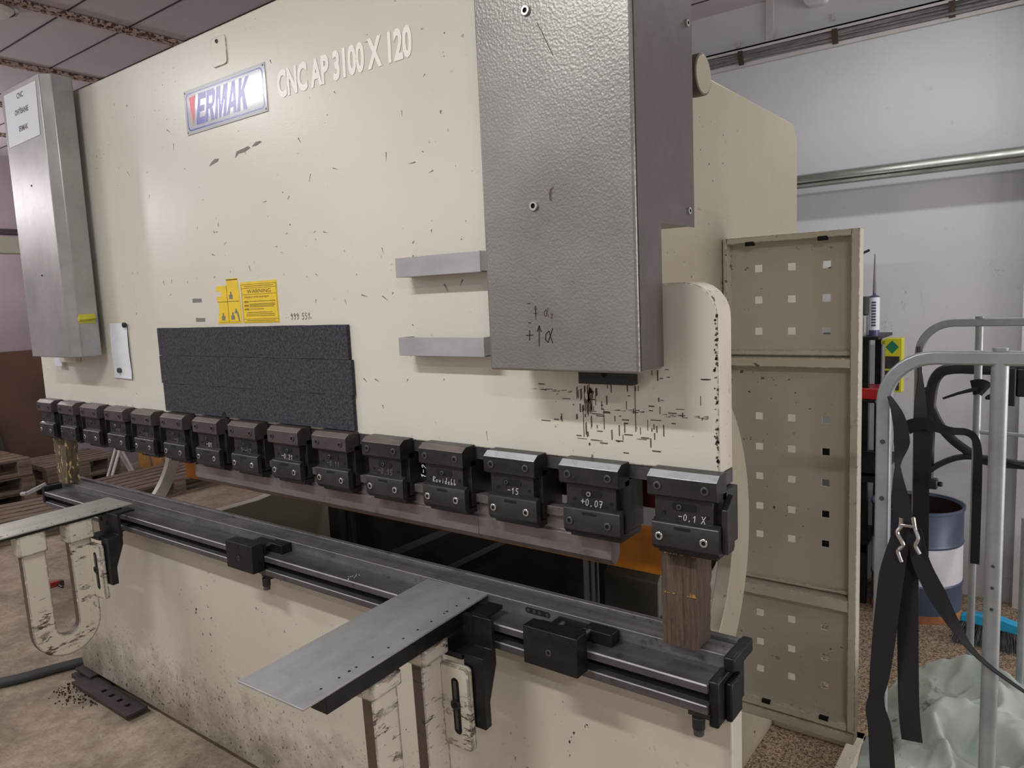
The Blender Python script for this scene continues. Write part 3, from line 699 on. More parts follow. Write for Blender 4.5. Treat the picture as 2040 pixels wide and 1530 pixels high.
# rail clamps (front stops) ------------------------------------------
def rail_clamp(x):
    b = MB().box(x, x+.138, -.098, -.056, .846, .932).box(x+.01, x+.128, -.056, -.04, .8905, .925)
    o = b.build('rail_clamp', 'black_steel', PB, .0018)
    h = MB()
    for dx in (.018, .067, .117): disc(h, (x+dx, -.0982, .921), .0055, mi=1)
    socket_screw(h, (x+.067, -.098, .885), .0075, .0015)
    h.build('clamp_screw', ['screw', 'hole'], o, loc=(0, 0, 0))
    MB().box(x+.02, x+.10, -.025, .018, .8905, .912).box(x+.105, x+.175, -.018, .018, .8905, .918).build('clamp_jaw', 'black_steel', o, .0015, loc=(0, 0, 0))
    MB().cyl((x+.055, -.045, .918), (x+.055, -.02, .918), .005).cyl((x+.12, -.045, .914), (x+.12, -.015, .914), .005).build('clamp_bolt', 'screw', o, loc=(0, 0, 0))
rail_clamp(2.612); rail_clamp(1.468)

# punch holders -------------------------------------------------------
marks = ['~|/', '~', '', '+JX', '-J1', '-~0', '-01', '9-~12', '-0,21', '-0,11', '-0,15', 'Rovidebb', '-15', '+0,07', '-0,1 X']
W = .141; yf = -.05
body0 = None
for i in range(15):
    x0 = .025+.205*i; zc = 1.29
    brown = i < 10
    if i == 0:
        bm = MB().box(.010, W-.012, yf+.012, .06, -.19+.04, -.035).box(.004, W+.0, yf+.03, .058, -.14, -.03).box(.012, W-.008, yf+.02, .062, -.16, -.145)
        pos = bm.build('punch_holder', 'holder', PB, .0015, loc=(0, 0, 0))
        up = MB().prism([(yf+.004, -.043), (yf, -.039), (yf, -.004), (yf+.016, .007), (-.001, .007), (-.001, -.043)], 0, 0, W).build('upper_jaw', ['holder_brown', 'jaw_chamfer'], pos, .001, loc=(0, 0, 0))
        for p_ in up.data.polygons:
            if p_.normal.z > .4 and p_.normal.y < -.3: p_.material_index = 1
        lo = MB().prism([(yf+.002, -.093), (yf+.012, -.088), (yf+.016, -.088), (yf+.016, -.145), (yf+.008, -.150), (yf, -.140), (yf, -.096)], 0, .008, W+.002)
        lo.build('lower_jaw', 'holder', pos, .001, loc=(0, 0, 0))
        MB().prism(rrect(.046, .096, -.069, -.054, .0072), 1, yf+.0108, yf+.0115).build('slot_opening', 'hole', pos, loc=(0, 0, 0))
        MB().prism(rrect(.055, .088, -.1045, -.0985, .002), 1, yf-.0006, yf+.001).build('jaw_slot', 'hole', pos, loc=(0, 0, 0))
        for hx in (.030, .118): disc(MB(), (hx, yf+.0118, -.076), .0035, mi=0, d=.001).build('pin_hole', 'hole', pos, loc=(0, 0, 0))
        for k, (sx_, sz_) in enumerate(((.022, -.021), (.118, -.021))): socket_screw(MB(), (sx_, yf, sz_), .0085, .0025).build('socket_screw', ['screw', 'hole'], pos, loc=(0, 0, 0))
        for k, (sx_, sz_) in enumerate(((.024, -.121), (.115, -.121))): socket_screw(MB(), (sx_, yf, sz_), .0082, .003).build('cap_screw', ['screw_bright', 'hole'], pos, loc=(0, 0, 0))
        socket_screw(MB(), (.066, yf+.011, -.0615), .0055, .003).build('adjusting_screw', ['screw', 'hole'], pos, loc=(0, 0, 0))
        body0 = pos; o = pos
    else:
        o = copy_tree(body0, PB)
    o.location = Vector((x0, 0, zc))-PB.location
    for c_ in o.children:
        if c_.name.startswith('upper_jaw') and not brown:
            c_.data = c_.data.copy(); c_.data.materials[0] = M['holder']; c_.data.materials[1] = M['jaw_bright' if i > 11 else 'jaw_chamfer']
        if c_.name.startswith('cap_screw') and i in (1, 13):
            c_.data = c_.data.copy(); c_.data.materials[0] = M['screw']
        if c_.name.startswith('adjusting_screw'):
            c_.location.x += [0, .0, -.004, -.01, -.003, -.006, -.006, -.004, .010, -.008, .0, .0, -.01, .0, -.004][i]
            if i in (3, 13): c_.data = c_.data.copy(); c_.data.materials[0] = M['screw_bright']
for i, o in enumerate([c_ for c_ in PB.children if c_.name.startswith('punch_holder')]):
    if marks[i]:
        cell = .0105 if len(marks[i]) > 5 else .0118
        st_ = (W-len(marks[i])*cell)/2+(.004 if i < 14 else .02)
        mb = write(MB(), marks[i], (st_, -.0865), cell*.92, .0013, yf+.0112, rot=-.03, slant=.06)
        if i == 11: write(mb, '"', (.037, -.0865), cell*.92, .0011, yf+.0112)
        mb.build('chalk_mark', 'chalk' if i in (6, 8, 11, 12, 13, 14) else 'chalk_dim', o, smooth=0, loc=(0, 0, 0))
h11 = [c_ for c_ in PB.children if c_.name.startswith('punch_holder')][11]
write(MB(), '1-2', (-.0, -.085), .012, .002, yf+.02, rot=R(80)).build('chalk_mark', 'chalk', h11, smooth=0, loc=(0, 0, 0))
MB().prism([(-.034, 1.147), (-.034, 1.232), (.0, 1.256), (.008, 1.24), (.006, 1.20), (-.001, 1.147)], 0, 3.038, 3.05).build('end_clamp', 'holder', PB, .0015)
MB().box(.03, 2.18, .012, .05, 1.165, 1.262).build('holder_backing', 'black_steel', PB)

# guard door at the right end -----------------------------------------
def perforated(x0, x1, z0, z1, xs, zs, hw, y0, y1):
    cx = sorted([x0, x1]+[a for x in xs for a in (x-hw, x+hw)]); cz = sorted([z0, z1]+[a for z in zs for a in (z-hw, z+hw)])
    mb = MB(); idx = {}
    def V(i, j, s_):
        k = (i, j, s_)
        if k not in idx: idx[k] = len(mb.v); mb.v.append((cx[i], y1 if s_ else y0, cz[j]))
        return idx[k]
    def solid(i, j):
        if i < 0 or j < 0 or i >= len(cx)-1 or j >= len(cz)-1: return False
        mx = (cx[i]+cx[i+1])/2; mz = (cz[j]+cz[j+1])/2
        return not (any(abs(mx-x) < hw*.9 for x in xs) and any(abs(mz-z) < hw*.9 for z in zs))
    for i in range(len(cx)-1):
        for j in range(len(cz)-1):
            if not solid(i, j): continue
            mb.f.append([V(i, j, 0), V(i+1, j, 0), V(i+1, j+1, 0), V(i, j+1, 0)]); mb.mi.append(0)
            mb.f.append([V(i, j, 1), V(i, j+1, 1), V(i+1, j+1, 1), V(i+1, j, 1)]); mb.mi.append(0)
            if not solid(i-1, j): mb.f.append([V(i, j, 0), V(i, j+1, 0), V(i, j+1, 1), V(i, j, 1)]); mb.mi.append(0)
            if not solid(i+1, j): mb.f.append([V(i+1, j, 0), V(i+1, j, 1), V(i+1, j+1, 1), V(i+1, j+1, 0)]); mb.mi.append(0)
            if not solid(i, j-1): mb.f.append([V(i, j, 0), V(i, j, 1), V(i+1, j, 1), V(i+1, j, 0)]); mb.mi.append(0)
            if not solid(i, j+1): mb.f.append([V(i, j+1, 0), V(i+1, j+1, 0), V(i+1, j+1, 1), V(i, j+1, 1)]); mb.mi.append(0)
    return mb
DX0, DX1, DZ0, DZ1 = 2.707, 3.087, .336, 1.785
g = MB().box(DX0, DX0+.012, .85, .897, DZ0, DZ1).box(DX1-.022, DX1, .85, .897, DZ0, DZ1)
g.box(DX0+.012, DX1-.022, .85, .897, DZ1-.018, DZ1).box(DX0+.012, DX1-.022, .85, .897, DZ0, DZ0+.024)
for z0, z1 in ((1.405, 1.432), (.700, .735)): g.box(DX0+.012, DX1-.022, .85, .897, z0, z1)
for z0, z1 in ((1.437, 1.452), (.742, .752)): g.box(DX0+.012, DX1-.026, .876, .897, z0, z1)
gd = g.build('guard_door', 'guard_frame', PB, .0022)
XS = (2.801, 2.897, 2.993)
pn = perforated(DX0+.01, DX1-.02, DZ0+.02, DZ1-.015, XS, (1.693, 1.60, 1.507, 1.25, 1.156, 1.064, .97, .88, .625, .53, .44), .0105, .892, .895)
pn.build('perforated_panel', 'guard', gd, loc=(0, 0, 0), smooth=0)
lt = MB()
for x in (2.787, 2.99): lt.box(x-.012, x+.014, .849, .86, DZ1-.026, DZ1-.014)
for x in (2.83, 3.0): lt.box(x-.012, x+.014, .848, .86, DZ0+.016, DZ0+.026)
lt.build('latch_slot', 'hole', gd, loc=(0, 0, 0))
MB().box(2.7, 2.716, .86, .905, .5, .56).box(2.7, 2.716, .86, .905, 1.5, 1.56).build('door_hinge', 'guard_frame', PB, .002)
MB().box(2.70, 3.085, .85, .897, .30, .33).build('guard_sill', 'guard_frame', PB, .002)
# ground frame of the guard
gf = MB().box(2.975, 3.02, .60, 1.35, 0, .05).box(2.705, 3.02, 1.31, 1.35, 0, .05)
gf.build('ground_frame', 'guard_frame', PB, .002)

# ------------------------------------------------------------------ punches
def punch(x0, x1, label):
    prof = [(.014, 1.262), (.014, 1.178), (-.006, 1.178), (-.006, 1.158), (.004, 1.154), (.004, 1.126), (-.004, 1.122), (-.004, 1.079), (.010, 1.064), (.016, 1.064), (.034, 1.082), (.034, 1.262)]
    o = MB().prism([p if p[1] < 1.2 else (p[0], 1.176) for p in prof], 0, x0, x1).build('punch', 'punch', None, .0008)
    tag(centre(o), label, 'press tool', 'punches clamped under the ram')
punch(1.166, 2.4215, 'long brownish steel punch bar clamped under the holders, left of the joint')
punch(2.4225, 2.785, 'short grey steel punch bar under the rightmost holders, ending before the wooden block')

# ------------------------------------------------------------------ support arms
def support_arm(mat):
    r_ = empty('support_arm', (0, 0, 0), '', 'support arm')
    pl_ = MB().box(-.1, .1, -.57, .0, -.005, 0).build('arm_plate', mat, r_, .001, loc=(0, 0, 0))
    h = MB()
    for k in range(11): disc(h, (.074, -.045-.046*k, .0), .0028, ax=2, sgn=1, d=.0004)
    for yy in (-.115, -.42): h.tube([(.074, yy-.012, .0001), (.074, yy-.012, .0006)], .009, 20, 1); disc(h, (.074, yy-.012, .0006), .0035, ax=2, sgn=1, d=.0003)
    h.build('screw_holes', ['hole', 'brightedge'], pl_, loc=(0, 0, 0))
    MB().box(.035, .085, -.505, -.035, -.052, -.006).build('support_beam', 'black_steel', r_, .002, loc=(0, 0, 0))
    # U-shaped hanger
    yc, zc, ro, ri = -.268, -.375, .115, .038
    out = [(yc+ro, -.085), (yc+ri, -.085)]
    pts = [(yc+ri, -.085)]+[(yc+ri*cos(R(-a)), zc+ri*sin(R(-a))) for a in range(0, 181, 15)]+[(yc-ri, -.085), (yc-ro, -.085)]
    pts += [(yc+ro*cos(R(-a)), zc+ro*sin(R(-a))) for a in range(180, -1, -12)]+[(yc+ro, -.085)]
    N1 = [(yc+ri, -.085)]+[(yc+ri*cos(R(-a)), zc+ri*sin(R(-a))) for a in range(0, 181, 12)]+[(yc-ri, -.085)]
    N2 = [(yc+ro, -.085)]+[(yc+ro*cos(R(-a)), zc+ro*sin(R(-a))) for a in range(0, 181, 12)]+[(yc-ro, -.085)]
    mb = MB(); k = 0
    for a, b in zip(N1, N2):
        for x in (.045, .075): mb.v += [(x, a[0], a[1]), (x, b[0], b[1])]
    for i in range(len(N1)-1):
        a = i*4; b = a+4
        for q, m_ in (((a, b, b+1, a+1), 0), ((a+2, a+3, b+3, b+2), 0), ((a, a+2, b+2, b), 1), ((a+1, b+1, b+3, a+3), 1)): mb.f.append(list(q)); mb.mi.append(m_)
    mb.f.append([0, 1, 3, 2]); mb.mi.append(0); e = (len(N1)-1)*4; mb.f.append([e, e+2, e+3, e+1]); mb.mi.append(0)
    mb.build('hanger', ['chipped', 'chipped_edge'], r_, .003, loc=(0, 0, 0))
    for y0, y1 in ((yc-ro-.008, yc-ri+.004), (yc+ri-.004, yc+ro+.008)):
        MB().box(.022, .088, y0, y1, -.088, -.0525).build('hanger_pad', 'chipped', r_, .005, loc=(0, 0, 0), segs=3)
    # slotted flange
    fl = MB().prism(rrect(.072, .157, -.31, -.105, .012), 1, -.166, -.150)
    fl = fl.build('slotted_flange', 'chipped', r_, loc=(0, 0, 0), bevel=.002)
    MB().prism(rrect(.106, .128, -.275, -.135, .0108), 1, -.1665, -.1655).build('flange_slot', 'hole', fl, loc=(0, 0, 0))
    MB().box(.113, .121, -.1685, -.1665, -.262, -.142).build('slot_stud', 'screw', fl, .001, loc=(0, 0, 0))
    MB().cyl((.117, -.172, -.20), (.117, -.14, -.20), .013, 20).cyl((.117, -.174, -.20), (.117, -.171, -.20), .006, mi=1).build('flange_bolt', ['blackplastic', 'hole'], r_, loc=(0, 0, 0))
    pr = [(-.145, -.095), (-.145, -.082), (-.105, -.078), (-.105, -.005), (-.093, -.005), (-.093, -.115), (-.125, -.195), (-.125, -.255), (-.148, -.255)]
    MB().prism(pr, 0, .13, .185).build('wall_bracket', 'black_steel', r_, .0015, loc=(0, 0, 0))
    b = MB().box(.05, .13, -.150, -.093, -.095, -.082).box(.04, .13, -.105, -.093, -.082, -.008).box(.125, .165, -.098, -.03, -.012, -.003)
    disc(b, (.105, -.1052, -.045), .010, mi=1); disc(b, (.065, -.1052, -.035), .008, mi=1)
    b.build('rail_plate', ['black_steel', 'hole'], r_, .001, loc=(0, 0, 0))
    return r_
aR = support_arm('armplate'); aR.location = (2.320, .020, .918); aR.rotation_euler = (R(1.5), 0, R(1.5))
tag(aR, 'right support arm, bare grey steel plate reaching forward with a row of holes', 'support arm', 'sheet support arms on the front rail')
aL = copy_tree(aR); aL.location = (.625, -.020, .927); aL.rotation_euler = (R(1.0), 0, R(1.0))
aL['label'] = 'left support arm, pale plate over a full U-shaped chipped cream hanger'
for c_ in aL.children:
    if c_.name.startswith('arm_plate'):
        c_.data = c_.data.copy(); c_.data.materials[0] = M['armplate2']
        for v in c_.data.vertices:
            if v.co.y < -.3: v.co.y -= .25
            v.co.x *= .95
    if c_.name.startswith('support_beam'):
        c_.data = c_.data.copy()
        for v in c_.data.vertices:
            if v.co.z < -.04: v.co.z = -.016
            if v.co.y < -.3: v.co.y -= .2
    if c_.name.startswith('hanger_pad'):
        c_.data = c_.data.copy()
        for v in c_.data.vertices:
            if v.co.z > -.07: v.co.z = -.0165
# red lever clamp seen between the legs of the left hanger
rl = MB().box(.600, .625, -.30, -.262, .665, .685).box(.60, .62, -.262, -.245, .66, .68, 1).tube([(.61, -.33, .668), (.61, -.285, .672)], .008, 12, 1).tube([(.615, -.27, .672), (.669, -.27, .672)], .005, 10, 1)

# ------------------------------------------------------------------ things on the machine
def block(name, x0, x1, y0, y1, z0, z1, mat, label, taper=(0, 0, 0, 0), seed=1, top=None):
    rnd = random.Random(seed); mb = MB(); nz = 14; nx = 5
    ringn = []
    pts2 = [(i/nx, 0) for i in range(nx)]+[(1, i/nx) for i in range(nx)]+[(1-i/nx, 1) for i in range(nx)]+[(0, 1-i/nx) for i in range(nx)]
    for k in range(nz+1):
        t = k/nz; z = z0+(z1-z0)*t
        ax0 = x0+taper[0]*(1-t); ax1 = x1+taper[1]*(1-t); ay0 = y0+taper[2]*(1-t); ay1 = y1+taper[3]*(1-t)
        for u, v in pts2:
            j = .0016
            mb.v.append((ax0+(ax1-ax0)*u+rnd.uniform(-j, j), ay0+(ay1-ay0)*v+rnd.uniform(-j, j), z+(rnd.uniform(-.003, .0) if k == nz else (rnd.uniform(0, .0006) if k == 0 else 0))))
    n_ = len(pts2)
    for k in range(nz):
        for j in range(n_): mb.f.append([k*n_+j, k*n_+(j+1) % n_, (k+1)*n_+(j+1) % n_, (k+1)*n_+j]); mb.mi.append(0)
    mb.f.append(list(range(n_))[::-1]); mb.mi.append(0); mb.f.append([nz*n_+j for j in range(n_)]); mb.mi.append(0)
    # fresh splinters
    if top:
        for (sx, sz, L, H) in top:
            for q in range(14):
                xx = sx+rnd.uniform(0, L); hh = H*rnd.uniform(.4, 1)
                mb.add([(xx, y0-.002, sz), (xx+.004, y0-.003, sz+.001), (xx+.003, y0-.0025, sz+hh)], [(0, 1, 2)], 1)
    o = mb.build(name, [mat, 'freshwood'], None, 0, smooth=.5)
    return tag(centre(o), label, 'wooden block', 'wooden blocks propping the ram')
block('wooden_block', 2.899, 2.975, -.002, .075, .925, 1.128, 'wood', 'weathered dark wooden block upright on the bed at the right end', (.0, -.002, 0, -.012), 3,
      [(2.902, 1.035, .07, .006), (2.955, 1.035, .015, .012), (2.902, 1.118, .07, .008)])
block('wooden_block', .020, .150, -.002, .045, .925, 1.128, 'wood_split', 'splintered wooden block with pale gouges at the left end of the bed', (.012, -.028, 0, 0), 5, [])

for k, (z0, z1, x0, x1, lab) in enumerate(((1.4943, 1.588, 1.018, 2.004, 'top strip of black felt padding stuck on the cream ram'),
                                           (1.3971, 1.4937, 1.016, 2.012, 'middle strip of black felt padding between two others on the ram'),
                                           (1.300, 1.3967, 1.024, 2.008, 'bottom strip of black felt padding just above the punch holders'))):
    mb = MB(); N = 24; rnd = random.Random(k)
    top = [(x0+(x1-x0)*i/N, z1+rnd.uniform(-.0006, .0006)) for i in range(N+1)]; bot = [(x1-(x1-x0)*i/N, z0+rnd.uniform(-.0006, .0006)) for i in range(N+1)]
    mb.prism(top+bot, 1, -.012, -.0015)
    tag(centre(mb.build('felt_strip', 'foam', None, .0006)), lab, 'padding', 'black felt strips on the ram')
# hanging note with two magnets
mb = MB(); N = 8
for i in range(N+1):
    t = i/N; z = 1.61-t*.205; yy = -.002-.006*sin(t*pi)*.6-(.004 if i == N else 0)
    mb.v += [(.656+.002*t, yy, z), (.792+.003*t, yy-.002, z-.002), (.656+.002*t, yy+.0006, z), (.792+.003*t, yy-.0014, z-.002)]
for i in range(N):
    a = i*4; mb.f += [[a, a+4, a+5, a+1], [a+2, a+3, a+7, a+6]]; mb.mi += [0, 0]
nt = mb.build('paper_note', 'paper', None); nt_m = MB()
tag(centre(nt), 'narrow white paper note held on the ram left of the felt padding', 'paper')
for x, z, mat, lab in ((.787, 1.602, 'blackplastic', 'small black round magnet at the top corner of the white note'), (.712, 1.434, 'screw', 'small dark metal magnet near the bottom of the white note')):
    tag(centre(MB().cyl((x, -.016, z), (x, -.006, z), .0095, 20).build('magnet', mat, None, .0015)), lab, 'magnet', 'magnets holding the paper note')
# sign sheet on the left cover
sp = MB().add([(.293, -.1315, 2.480), (.578, -.1315, 2.478), (.568, -.1315, 2.294), (.289, -.1315, 2.288), (.293, -.1305, 2.480), (.578, -.1305, 2.478), (.568, -.1305, 2.294), (.289, -.1305, 2.288)],
              [(0, 3, 2, 1), (4, 5, 6, 7), (0, 1, 5, 4), (1, 2, 6, 5), (2, 3, 7, 6), (3, 0, 4, 7)]).build('paper_sign', 'paper', None, smooth=0)
tag(sp, 'white paper sign with three printed lines on the left grey cover', 'paper sign')
for txt, z, x in (('CNC', 2.447, .408), ('OHÝBANIE', 2.392, .375), ('ERMAK', 2.332, .395)):
    text_mesh(txt, .027, 'printed_line', 'inkline', sp, (x, -.1317, z), depth=.0001, loc=(0, 0, 0), width={'CNC': .055, 'ERMAK': .08}.get(txt, .12), bold=.0006)
MB().box(.6342, .636, -.100, -.042, 1.614, 1.648).tube([(.638, -.102, 1.630), (.638, -.045, 1.634)], .011, 10, flat=.7).build('tape', 'tape', None, .001)
tp = bpy.data.objects['tape']; tag(centre(tp), 'piece of yellow tape on the side of the left grey cover', 'tape')
MB().box(.175, .245, -.02, -.016, 1.44, 1.50).build('paper_scrap', 'paper', None, .001)
tag(centre(bpy.data.objects['paper_scrap']), 'scrap of white paper sticking out below the left grey cover', 'paper')
# lever in the left hanger
o = rl.build('lever_valve', ['redplastic', 'blackplastic'], None, .002); tag(centre(o), 'small red lever with black grip between the legs of the left hanger', 'lever')
# metal shavings on the rail
random.seed(9)
for (cx_, cy_, lab) in ((2.59, -.02, 'tiny pile of bright metal shavings on the rail right of the arm'), (1.98, -.03, 'tiny pile of pale shavings on the rail left of the right arm')):
    mb = MB()
    for k in range(40):
        x = cx_+random.gauss(0, .012); y_ = cy_+random.gauss(0, .010); r_ = random.uniform(.0006, .002)
        a = random.uniform(0, pi); mb.add([(x, y_, .8907), (x+r_*2*cos(a), y_+r_*2*sin(a), .8913), (x+r_*cos(a+1), y_+r_*sin(a+1), .8907+r_*1.5)], [(0, 1, 2)])
    tag(mb.build('metal_shavings', 'screw_bright', None, smooth=0), lab, 'shavings', kind='stuff')

# ------------------------------------------------------------------ floor things left
fp = perforated(.06, .56, -.058, .03, (.27, .34, .41, .48), (-.012,), .011, .020, .032)
for i, v in enumerate(fp.v): fp.v[i] = (v[0]+.0*v[2], v[2], v[1])
fo = fp.build('foot_plate', 'foot', None, 0, smooth=0)
for p_ in fo.data.polygons: p_.flip()
tag(centre(fo), 'flat steel foot plate with a row of holes under the left machine corner', 'foot plate', 'steel plates under the machine corner')
tag(centre(MB().box(-.05, .20, -.015, .12, .0, .02).build('foot_plate', 'foot', None, .002)), 'lowest dark steel plate lying on the floor under the left machine corner', 'foot plate', 'steel plates under the machine corner')
tag(centre(MB().box(-.04, .11, .0, .13, .032, .044).build('foot_plate', 'foot', None, .002)), 'topmost dark steel shim right under the left machine corner', 'foot plate', 'steel plates under the machine corner')
mb = MB(); random.seed(3)
for k in range(160):
    x = random.uniform(.0, .3); y_ = -.04+random.gauss(0, .03)-.05*(x < .2); r_ = random.uniform(.002, .008)
    mb.add([(x-r_, y_, 0), (x+r_, y_-r_*.5, 0), (x, y_+r_, 0), (x, y_, r_*1.2)], [(0, 1, 3), (1, 2, 3), (2, 0, 3)])
tag(mb.build('dirt_crumbs', 'footdirt', None, smooth=0), 'crumbs of dirt and rust on the floor by the machine corner', 'dirt', kind='stuff')
pth = [(-1.2, -1.4, .022), (-.8, -.95, .022), (-.5, -.55, .022), (-.33, -.35, .022), (-.22, -.20, .022), (-.15, .0, .022), (-.05, .25, .022), (.05, .6, .022)]
def smoothpath(p, n_=6):
    out = []; P = [Vector(q) for q in p]; P = [P[0]]+P+[P[-1]]
    for i in range(1, len(P)-2):
        for k in range(n_):
            t = k/n_; a, b, c_, d = P[i-1:i+3]
            out.append(.5*((2*b)+(-a+c_)*t+(2*a-5*b+4*c_-d)*t*t+(-a+3*b-3*c_+d)*t**3))
    out.append(P[-2]); return out
tag(centre(MB().tube(smoothpath(pth), .022, 14).build('hose', 'rubber', None)), 'thick dark grey hose curving over the floor at the left machine corner', 'hose')

# ------------------------------------------------------------------ far left
def pallet(x0, x1, y0, y1, z0, name='pallet', ang=0):
    mb = MB(); D = x1-x0; L = y1-y0
    cx_, cy_ = (x0+x1)/2, (y0+y1)/2
    nb = 6
    for k in range(nb): a = -D/2+D*k/nb; mb.box(a+.008, a+D/nb-.022, -L/2, L/2, .122, .144)
    for k in range(3):
        yy = -L/2+(L-.1)*k/2; mb.box(-D/2, D/2, yy, yy+.1, .1, .122)
        for j in range(3): xx = -D/2+(D-.1)*j/2; mb.box(xx, xx+.1, yy, yy+.1, .022, .1)
    for j in range(3): xx = -D/2+(D-.1)*j/2; mb.box(xx, xx+.1, -L/2, L/2, 0, .022)
    o = mb.build(name, 'pallet', None, 0, smooth=0, loc=(cx_, cy_, z0)); o.rotation_euler = (0, 0, R(ang)); return o
GP = 'wooden pallets at the far left'
tag(pallet(-4.45, -3.65, .0, 1.2, 0), 'lowest wooden pallet of the stack in front of the brown board', 'pallet', GP)
tag(pallet(-4.45, -3.65, .02, 1.2, .145), 'middle wooden pallet of the stack in front of the brown board', 'pallet', GP)
tag(pallet(-4.47, -3.66, .0, 1.19, .29), 'top wooden pallet of the stack in front of the brown board', 'pallet', GP)
tag(pallet(-3.4, -2.6, -.1, 1.1, 0, ang=-8), 'wooden pallet lying flat on the floor, nearest the crank handle', 'pallet', GP)
tag(pallet(-3.6, -2.8, 1.45, 2.6, 0, ang=4), 'wooden pallet on the floor before the upright planks', 'pallet', GP)
tag(pallet(-4.5, -3.8, 1.35, 2.0, 0), 'lower small pallet in the corner behind the left wooden block', 'pallet', GP)
tag(pallet(-4.5, -3.8, 1.35, 2.0, .145), 'upper small pallet in the corner behind the left wooden block', 'pallet', GP)
bo = MB().box(-.01, .01, -1.0, 1.75, 0, 1.33).build('hardboard_sheet', 'board', None, loc=(-4.60, 0, 0)); bo.rotation_euler = (0, R(-3), 0)
tag(bo, 'large brown hardboard sheet leaning on the far left wall', 'board')
dk = MB().box(-.012, .012, -.05, .05, 0, 1.0).build('dark_slat', 'darkgrey', None, loc=(-4.50, 1.32, 0)); dk.rotation_euler = (R(11), R(-4), 0)
tag(dk, 'dark narrow slat leaning against the brown hardboard sheet', 'slat')
for k, (yy, xx, h, wd, mt, lab) in enumerate(((2.30, -3.95, .95, .09, 'plank', 'leftmost of the upright yellow planks seen through the press gap'),
        (2.42, -3.93, .98, .10, 'plank', 'upright yellow plank second from left in the press gap'), (2.54, -3.9, .93, .10, 'plank', 'upright yellow plank third from left in the press gap'),
        (2.68, -3.86, 1.0, .12, 'plank', 'widest upright yellow plank, rightmost of the four'), (2.82, -3.8, 1.0, .05, 'galv', 'thin grey upright bar right of the yellow planks'), (2.91, -3.75, .9, .06, 'galv', 'wider grey upright bar rightmost beside the yellow planks'))):
    o = MB().box(-.02, .02, -wd/2, wd/2, 0, h).build('plank' if mt == 'plank' else 'steel_bar', mt, None, .002, loc=(xx, yy-.0, 0)); o.rotation_euler = (0, R(-3), R(-20))
    tag(o, lab, 'plank' if mt == 'plank' else 'bar', 'upright planks and bars in the far left corner')
st_ = empty('folding_stand', (-3.7, 1.95, 0), 'pale folding stand with crossed legs left of the yellow planks', 'stand')
for x in (-3.74, -3.66):
    for a, b in ((1.80, 2.10), (2.10, 1.80)): MB().tube([(x, a, 0), (x, b, .75)], .013, 10).build('leg', 'conduit', st_)
MB().box(-3.76, -3.64, 1.78, 2.12, .74, .76).build('top', 'conduit', st_)
# pale beam across the far left
tag(centre(MB().box(-3.45, -3.33, -2.5, 2.995, 2.17, 2.30).build('overhead_beam', 'palecream', None, .004)), 'pale cream horizontal beam left of the left grey cover, fixed to the back wall', 'beam')

# ------------------------------------------------------------------ back wall things
rl_ = MB().prism([(2.90, 2.226), (2.84, 2.212), (2.825, 2.188), (2.825, 2.172), (2.84, 2.168), (2.84, 2.152), (2.90, 2.152)], 0, 1.2, 3.60)
for x in (1.3, 2.2, 3.5): rl_.box(x, x+.03, 2.89, 3.0, 2.17, 2.19)
tag(centre(rl_.build('wall_rail', 'trayalu', None, .002)), 'long galvanised metal profile along the white back wall', 'rail')
ct = empty('cable_tray', (2.4, 2.98, 2.88), 'painted cable tray with grey cables high on the back wall', 'cable tray')
MB().box(1.0, 4.0, 2.955, 2.998, 2.962, 2.972).box(1.0, 4.0, 2.955, 2.960, 2.95, 2.972).box(1.0, 4.0, 2.985, 2.998, 2.875, 2.895).build('tray', 'conduit', ct, .001)
for k in range(4):
    pts = [(1.0+.1*i, 2.978+.006*sin(i*.7+k), 2.945-.013*k+.006*sin(i*.35+k*1.3)) for i in range(31)]
    MB().tube(pts, .006, 8).build('cable', 'cable', ct)
for x in (2.0, 2.50, 3.03): MB().prism([(2.952, 2.955), (2.96, 2.955), (2.985, 2.885), (2.975, 2.885)], 0, x, x+.028).build('tray_clip', 'bracketbrown', ct, .001)
for x, z in ((1.98, 2.99), (2.49, 3.01), (3.02, 3.0)): tag(centre(MB().box(x, x+.02, 2.988, 3.0, z, z+.03).build('wall_clip', 'conduit', None, .001)), 'small painted clip above the cable tray, nearest its %s bracket' % {1.98: 'left', 2.49: 'middle', 3.02: 'right'}[x], 'clip', 'clips above the cable tray')
tag(centre(MB().prism(rrect(2.36, 2.48, 3.10, 3.17, .03), 1, 2.94, 2.999).build('junction_box', 'wall', None, .004)), 'white junction box at the top of the back wall', 'junction box')

# barrel
bl = empty('barrel', (2.978, 2.70, 0), 'blue and white metal drum standing open by the back wall', 'barrel')
c0 = (0, 0, 0)
MB().lathe([(.0, .004), (.19, .004), (.198, 0), (.2, .01), (.2, .04)], c0, 40).build('bottom_band', 'rust', bl, loc=(0, 0, 0))
MB().lathe([(.2, .04), (.2, .17), (.204, .178), (.2, .186)], c0, 40).build('lower_band', 'barrel_blue', bl, loc=(0, 0, 0))
MB().lathe([(.2, .186), (.2, .365)], c0, 40).build('middle_band', 'barrel_white', bl, loc=(0, 0, 0))
MB().lathe([(.2, .365), (.204, .375), (.2, .385), (.2, .53), (.207, .535), (.207, .547), (.198, .547), (.19, .535)], c0, 40).build('upper_band', 'barrel_blue', bl, loc=(0, 0, 0))
MB().lathe([(.1905, .535), (.19, .02), (0, .02)], c0, 40).build('inside', 'darkinside', bl, loc=(0, 0, 0))
lb = MB()
